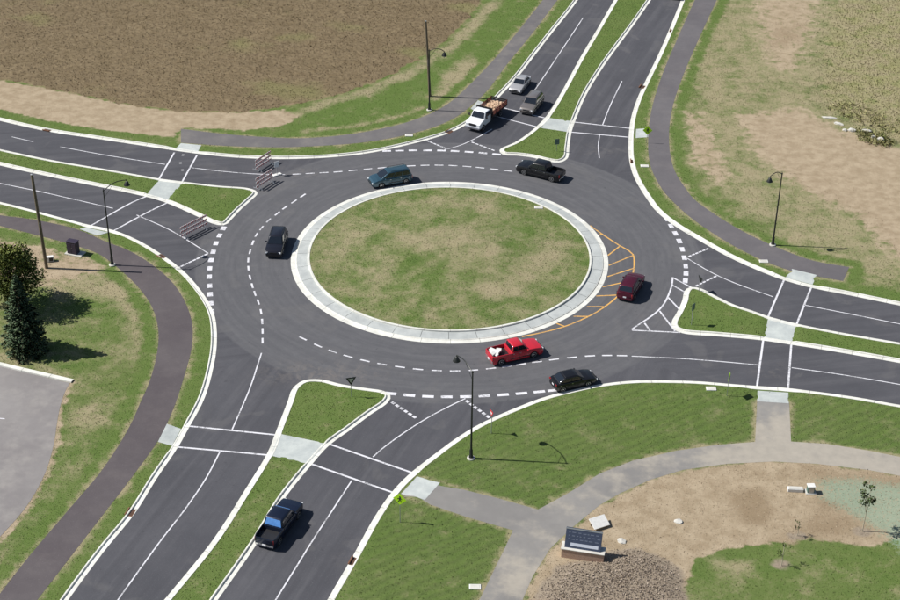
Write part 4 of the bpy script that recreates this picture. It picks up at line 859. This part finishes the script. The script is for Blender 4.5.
# rubble at the meadow edge
def rock(px, s, seed, label, flat=.5):
    rs = random.Random(seed); bm = bmesh.new(); bmesh.ops.create_icosphere(bm, subdivisions=2, radius=1)
    for v_ in bm.verts: v_.co *= rs.uniform(.75, 1.15); v_.co.x *= s[0]; v_.co.y *= s[1]; v_.co.z *= s[2]
    me = bpy.data.meshes.new('rubble'); bm.to_mesh(me); bm.free(); me.materials.append(MAT['rock']); p = G(px)
    o = bpy.data.objects.new('rubble', me); C.objects.link(o); o.location = (p[0], p[1], zl(p) + s[2] * .3); o.rotation_euler = (0, 0, rs.uniform(-.6, -.2)); tag(o, label, 'rubble', 'pale rubble at the meadow edge')
for i, (px, s, lb) in enumerate((((829, 119), (.95, .28, .2), 'long pale rubble slab at the left end of the meadow debris'), ((838, 125), (.7, .25, .2), 'second pale rubble slab along the meadow edge'), ((844.5, 131.5), (.32, .25, .22), 'small pale stone between the rubble slabs'),
        ((851.5, 131.8), (.5, .4, .3), 'pale boulder in the weeds of the meadow edge'), ((866, 133), (.75, .3, .35), 'upright white rubble piece in the weeds'), ((873, 139), (.35, .35, .3), 'grey stone below the upright rubble piece'), ((880, 141), (.55, .45, .3), 'pale chunk near the right end of the rubble line'), ((888, 144), (.3, .3, .22), 'last small stone at the right end of the rubble line'))): rock(px, s, i, lb)
for i, (px, lb) in enumerate((((621.5, 542.5), 'pale stone on the soil right of the monument sign'), ((679, 523), 'pale clods on the bare soil mid right'))): rock(px, (.42, .35, .14), 20 + i, lb)

# ---------------------------------------------------------------- trees
def leafquads(P, D, size, rs, asp=.5, droop=0):
    """P centres, D outward directions -> crossed random leaf faces"""
    n = len(P); a = D + rs.normal(0, .45, (n, 3)); a /= np.linalg.norm(a, axis=1)[:, None]
    b = np.cross(a, rs.normal(0, 1, (n, 3))); b /= np.linalg.norm(b, axis=1)[:, None]
    s = size * rs.uniform(.6, 1.3, (n, 1)); L = a * s; Wd = b * s * asp
    V = np.stack([P - L * .5, P + Wd * .5, P + L * .5, P - Wd * .5], 1).reshape(-1, 3); F = np.arange(4 * n).reshape(n, 4); return V, F
def setn(o, Nv):
    Nv = Nv / np.linalg.norm(Nv, axis=1)[:, None]; o.data.normals_split_custom_set_from_vertices(np.repeat(Nv, 4, 0).tolist())
def conifer(px, h, rad, label):
    rs = np.random.default_rng(3); b = G(px); root = empty('spruce_tree', (b[0], b[1], zl(b))); tag(root, label, 'tree')
    MB().tube([(0, 0, -.2), (0.05, 0, h * .5), (0, .05, h * .97)], [.17, .1, .02], 10).build('trunk', 'bark', root, 50)
    P = []; D = []; br = MB()
    z = .35
    while z < h * .98:
        t = z / h; R = rad * (1 - t) ** .8 * (1 if t > .1 else .8 + 2 * t); k = int(7 - 2 * t); a0 = rs.uniform(0, 6.28)
        for i in range(k):
            a = a0 + i * 6.283 / k + rs.normal(0, .2); Rr = R * rs.uniform(.72, 1.12); d = np.array([math.cos(a), math.sin(a)])
            end = np.array([d[0] * Rr, d[1] * Rr, z - .12 * Rr + rs.normal(0, .06)])
            br.tube([(0, 0, z), tuple(end * [.6, .6, 1] + [0, 0, .04]), tuple(end + [0, 0, .05])], [.03, .02, .008], 4)
            m = int(60 * Rr / rad * 2.1) + 16
            u = rs.uniform(.18, 1, m) ** .8; side = rs.normal(0, 1, m) * .22 * Rr * (1.2 - u)
            pts = np.column_stack([d[0] * Rr * u - d[1] * side, d[1] * Rr * u + d[0] * side, z + (end[2] - z) * u + rs.normal(0, .05, m) - .05])
            P.append(pts); D.append(np.tile([d[0] * .8, d[1] * .8, .15], (m, 1)) + np.column_stack([-d[1] * side * 2, d[0] * side * 2, np.zeros(m)]))
        z += rs.uniform(.20, .30) * (1.1 - .4 * t)
    br.build('branch', 'bark', root); P = np.concatenate(P); D = np.concatenate(D); V, F = leafquads(P, D, .30, rs, .36)
    tint = np.repeat(np.clip(rs.normal(.4, .28, len(P)), 0, 1), 4); co_ = rawobj('crown', V, F, 'needles', root, {'tint': tint}, True); setn(co_, D / np.linalg.norm(D, axis=1)[:, None] * .8 + [0, 0, .75] + rs.normal(0, .35, D.shape))
def broadleaf(px, h, rad, label, n=5200, mat='leaves', trunk='bark', name='broadleaf_tree', low=.16, size=.2, seed=5, sx=1.0, tr=.13, lobes=26):
    rs = np.random.default_rng(seed); b = G(px); root = empty(name, (b[0], b[1], zl(b))); tag(root, label, 'tree')
    tk = MB().tube([(0, 0, -.2), (.05, .03, h * .3), (0, -.04, h * .62), (.05, 0, h * .86)], [tr, tr * .75, tr * .4, tr * .12], 9)
    P = []; D = []; cz = h * (low + 1) / 2; hh = h * (1 - low) / 2
    for i in range(lobes):
        v = rs.normal(0, 1, 3); v /= np.linalg.norm(v); rr_ = rs.uniform(.35, .85); c = np.array([v[0] * rad * rr_ * sx, v[1] * rad * rr_ * sx, cz + v[2] * hh * rr_])
        tk.tube([(0, 0, max(h * low * .8, c[2] * .55)), tuple(c * [.5, .5, .85]), tuple(c)], [tr * .35, tr * .2, .012], 5)
        m = n // lobes; q = rs.normal(0, 1, (m, 3)); q /= np.linalg.norm(q, axis=1)[:, None]; s = rad * rs.uniform(.24, .42)
        P.append(c + q * s * (rs.uniform(.15, 1, (m, 1)) ** .5) * [1, 1, .85]); D.append(q + v * .6)
    tk.build('trunk', trunk, root, 50); P = np.concatenate(P); D = np.concatenate(D); k = P[:, 2] > .15; P = P[k]; D = D[k]
    V, F = leafquads(P, D, size, rs, .7); tint = np.repeat(np.clip(rs.normal(.45, .3, len(P)), 0, 1), 4); co_ = rawobj('crown', V, F, mat, root, {'tint': tint}, True); setn(co_, D / np.linalg.norm(D, axis=1)[:, None] + [0, 0, .35] + rs.normal(0, .3, D.shape))
conifer((27, 352), height((27, 352), (24, 275)), 2.7, 'dark green spruce tree left of the curving path')
broadleaf((11, 309), height((11, 309), (18, 243)), 3.8, 'yellowish green leafy tree behind the dark spruce', n=13000, size=.24, lobes=34, low=.08)
broadleaf((862, 532.5), height((862, 532.5), (865, 484)), 1.0, 'thin leafy sapling in a mulch ring at lower right', n=420, mat='sapling_leaves', trunk='pale_bark', name='sapling', low=.5, size=.17, seed=8, tr=.05, lobes=9)
broadleaf((781, 567), 2.3, .7, 'small bare sapling in mulch on the lower right grass', n=90, mat='sapling_leaves', trunk='pale_bark', name='sapling', low=.4, size=.13, seed=9, tr=.035, lobes=6)
broadleaf((797, 537), 1.7, .6, 'short twiggy sapling in the mulch below the utility box', n=70, mat='sapling_leaves', trunk='pale_bark', name='sapling', low=.3, size=.12, seed=10, tr=.03, lobes=6)

# ---------------------------------------------------------------- crop, grass, weeds, mulch (uncountable)
FP = GL(FIELD + [(505, -60), (-60, -60)]); FP = np.array(FP)
def green(P):
    g_ = np.zeros(len(P))
    for c, r_, k in (((298, 40), 4.5, .3), ((248, 50), 6, .2), ((275, 92), 5, .28), ((330, 30), 6, .12), ((420, 55), 4, .25), ((45, 22), 4, .15), ((470, 10), 3, .3)): g_ = np.maximum(g_, k * sstep(r_, 0, np.linalg.norm((P - G2(c)) * [.55, 1], axis=1)))
    return g_
def crop():
    fe = spline(GL(FIELD), .7); fe = fe + normals(fe) * (.2 + rng.normal(0, .3, (len(fe), 1))); poly = np.concatenate([fe, GL([(515, -60), (-75, -62)])])
    P = gridpts(poly, .32, .35); v, f = fill(poly, P)
    d = polydist(v, fe, False); hgt = (.10 + .28 * sstep(0, 1.6, d)) * (1 + .22 * rng.normal(0, 1, len(v)).clip(-1.5, 1.5)); hgt[d < .05] = .0
    t = rng.uniform(0, 1, len(v)) ** 2
    V1 = np.column_stack([v, .115 + hgt]); n = 190000; i = rng.integers(0, len(v), n); C0 = V1[i] + rng.normal(0, .16, (n, 3)) * [1, 1, .3]
    D = rng.normal(0, 1, (n, 3)); D[:, 2] = np.abs(D[:, 2]); V2, F2 = leafquads(C0, D / np.linalg.norm(D, axis=1)[:, None], .13, rng, .6)
    Ft = np.concatenate([F2[:, [0, 1, 2]], F2[:, [0, 2, 3]]]) + len(V1)
    o = rawobj('crop', np.concatenate([V1, V2]), np.concatenate([f, Ft]), 'crop', None, {'tint': np.concatenate([t * .5, np.repeat(rng.uniform(0, .9, n) ** 1.4, 4)]), 'green': green(np.concatenate([V1, V2])[:, :2])}, True)
    nv = np.concatenate([np.tile([0, 0, 1.0], (len(V1), 1)), np.repeat(rng.normal(0, .55, (n, 3)) + [0, 0, 1], 4, 0)]); nv /= np.linalg.norm(nv, axis=1)[:, None]
    o.data.normals_split_custom_set_from_vertices(nv.tolist())
    o['kind'] = 'stuff'; o['label'] = 'brown ripe field crop filling the upper left corner'; o['category'] = 'crop'
crop()
AV = ('lush', 'mow', 'straw', 'dry', 'dirt', 'brown', 'teal', 'mulch')
PATHS = [GL(se_path), lotp]
def grass():
    VV = []; AA = {n: [] for n in AV}
    for poly, bs, ln, zf in LANDS:
        lo = np.maximum(poly.min(0), VIEW.min(0)); hi = np.minimum(poly.max(0), VIEW.max(0)); n = int((hi - lo).prod() * 30)
        P = rng.uniform(lo, hi, (n, 2)); P = P[inside(P, VIEW)]; P = P[inside(P, poly)]; P = P[~inside(P, FP)]
        A = attrs_at(P, bs)
        if zf is zland: A = strips_near(P, A, polydist(P, ln, False))
        keep = rng.uniform(0, 1, len(P)) > .97 * np.maximum.reduce([A['dirt'] * .98, A['mulch'], A['brown'] * .9, A['teal'] * .8]); 
        if zf is zisle:
            for c in cutp: keep &= ~inside(P, c)
            for k in ('dirt', 'brown', 'straw', 'teal', 'mulch'): A[k] = A[k] * 0
        keep &= polydist(P, ln, ln is edge or zf is zisle) > (.2 if zf is not zmound else .05)
        P = P[keep]; A = {k: a[keep] for k, a in A.items()}
        for q in HARD: m = ~inside(P, q); P = P[m]; A = {k: a[m] for k, a in A.items()}
        n = len(P); h = rng.uniform(.03, .075, n) * (1 + 1.3 * A['straw'] + .6 * A['dry']); an = rng.uniform(0, 6.28, n); wd = rng.uniform(.02, .045, n) * (1 + .6 * A['straw'])
        z = zf(P); dx, dy = np.cos(an) * wd, np.sin(an) * wd; lean = rng.normal(0, .05, (n, 2))
        T = np.stack([np.column_stack([P[:, 0] - dx, P[:, 1] - dy, z - .01]), np.column_stack([P[:, 0] + dx, P[:, 1] + dy, z - .01]), np.column_stack([P + lean, z + h])], 1)
        VV.append(T.reshape(-1, 3))
        for k in AV: AA[k].append(np.repeat(A[k], 3))
    V = np.concatenate(VV); o = rawobj('grass', V, np.arange(len(V)).reshape(-1, 3), 'land', None, {k: np.concatenate(a) for k, a in AA.items()}, True); nv = rng.normal(0, .35, (len(V) // 3, 3)) + [0, 0, 1]; nv /= np.linalg.norm(nv, axis=1)[:, None]; o.data.normals_split_custom_set_from_vertices(np.repeat(nv, 3, 0).tolist()); o['kind'] = 'stuff'; o['label'] = 'short green and dry grass covering verges and islands'; o['category'] = 'grass'
HARD = [lotp, GL(se_path)] + [GL(c) for c in RAMP.values()]
HARD += STRIPS
grass()
def weeds():
    Vs = []; Ts = []
    for poly, n, h in ((GL([(822, 108), (850, 121), (900, 140), (960, 152), (960, 136), (900, 122), (850, 104)]), 260, .32), (GL([(852, 129), (880, 134), (895, 143), (885, 149), (860, 142)]), 150, .38), (GL([(818, 40), (900, 10), (960, 60), (960, 150), (900, 130), (820, 100)]), 90, .16)):
        lo, hi = poly.min(0), poly.max(0); P = rng.uniform(lo, hi, (n * 3, 2)); P = P[inside(P, poly)][:n]
        for p in P:
            k = 12; c = np.column_stack([np.tile(p, (k, 1)) + rng.normal(0, .18, (k, 2)), np.full(k, zl(p)) + rng.uniform(.05, h, k)]); D = rng.normal(0, .5, (k, 3)) + [0, 0, .7]
            V, F = leafquads(c, D, h * .8, rng, .35); Vs.append(V); Ts.append(np.full(len(V), rng.uniform(0, 1)))
    V = np.concatenate(Vs); o = rawobj('weeds', V, np.arange(len(V)).reshape(-1, 4), 'weeds', None, {'tint': np.concatenate(Ts)}, True); setn(o, rng.normal(0, .4, (len(V) // 4, 3)) + [0, 0, 1]); o['kind'] = 'stuff'; o['label'] = 'straw coloured weeds in the upper right meadow'; o['category'] = 'weeds'
weeds()
def clods():
    lo, hi = MULCH.min(0), MULCH.max(0); P = rng.uniform(lo, hi, (14000, 2)); P = P[inside(P, MULCH)]; P = P[rng.uniform(0, 2.5, len(P)) < polydist(P, MULCH) + .25]; D = rng.normal(0, 1, (len(P), 3)); c = np.column_stack([P, zland(P) + rng.uniform(0, .1, len(P))])
    V, F = leafquads(c, D / np.linalg.norm(D, axis=1)[:, None], .17, rng, .5); o = rawobj('mulch_chips', V, F, 'mulch_chips', None, {'tint': np.repeat(rng.uniform(0, 1, len(P)), 4)}); o['kind'] = 'stuff'; o['label'] = 'brown mulch heaped around the monument sign'; o['category'] = 'mulch'
clods()
def soil_clods():
    Q = GL(DIRT_SE); P = rng.uniform(Q.min(0), Q.max(0), (16000, 2)); P = P[inside(P, Q) & inside(P, VIEW)]; P = P[~inside(P, MULCH)]
    for q in HARD: P = P[~inside(P, q)]
    D = rng.normal(0, 1, (len(P), 3)); c = np.column_stack([P, zland(P) + .015]); V, F = leafquads(c, D / np.linalg.norm(D, axis=1)[:, None], .085, rng, .8)
    o = rawobj('soil_clods', V, F, 'soil_clods', None, {'tint': np.repeat(rng.uniform(0, 1, len(P)), 4)}); o['kind'] = 'stuff'; o['label'] = 'loose clods on the bare soil at lower right'; o['category'] = 'soil'
soil_clods()
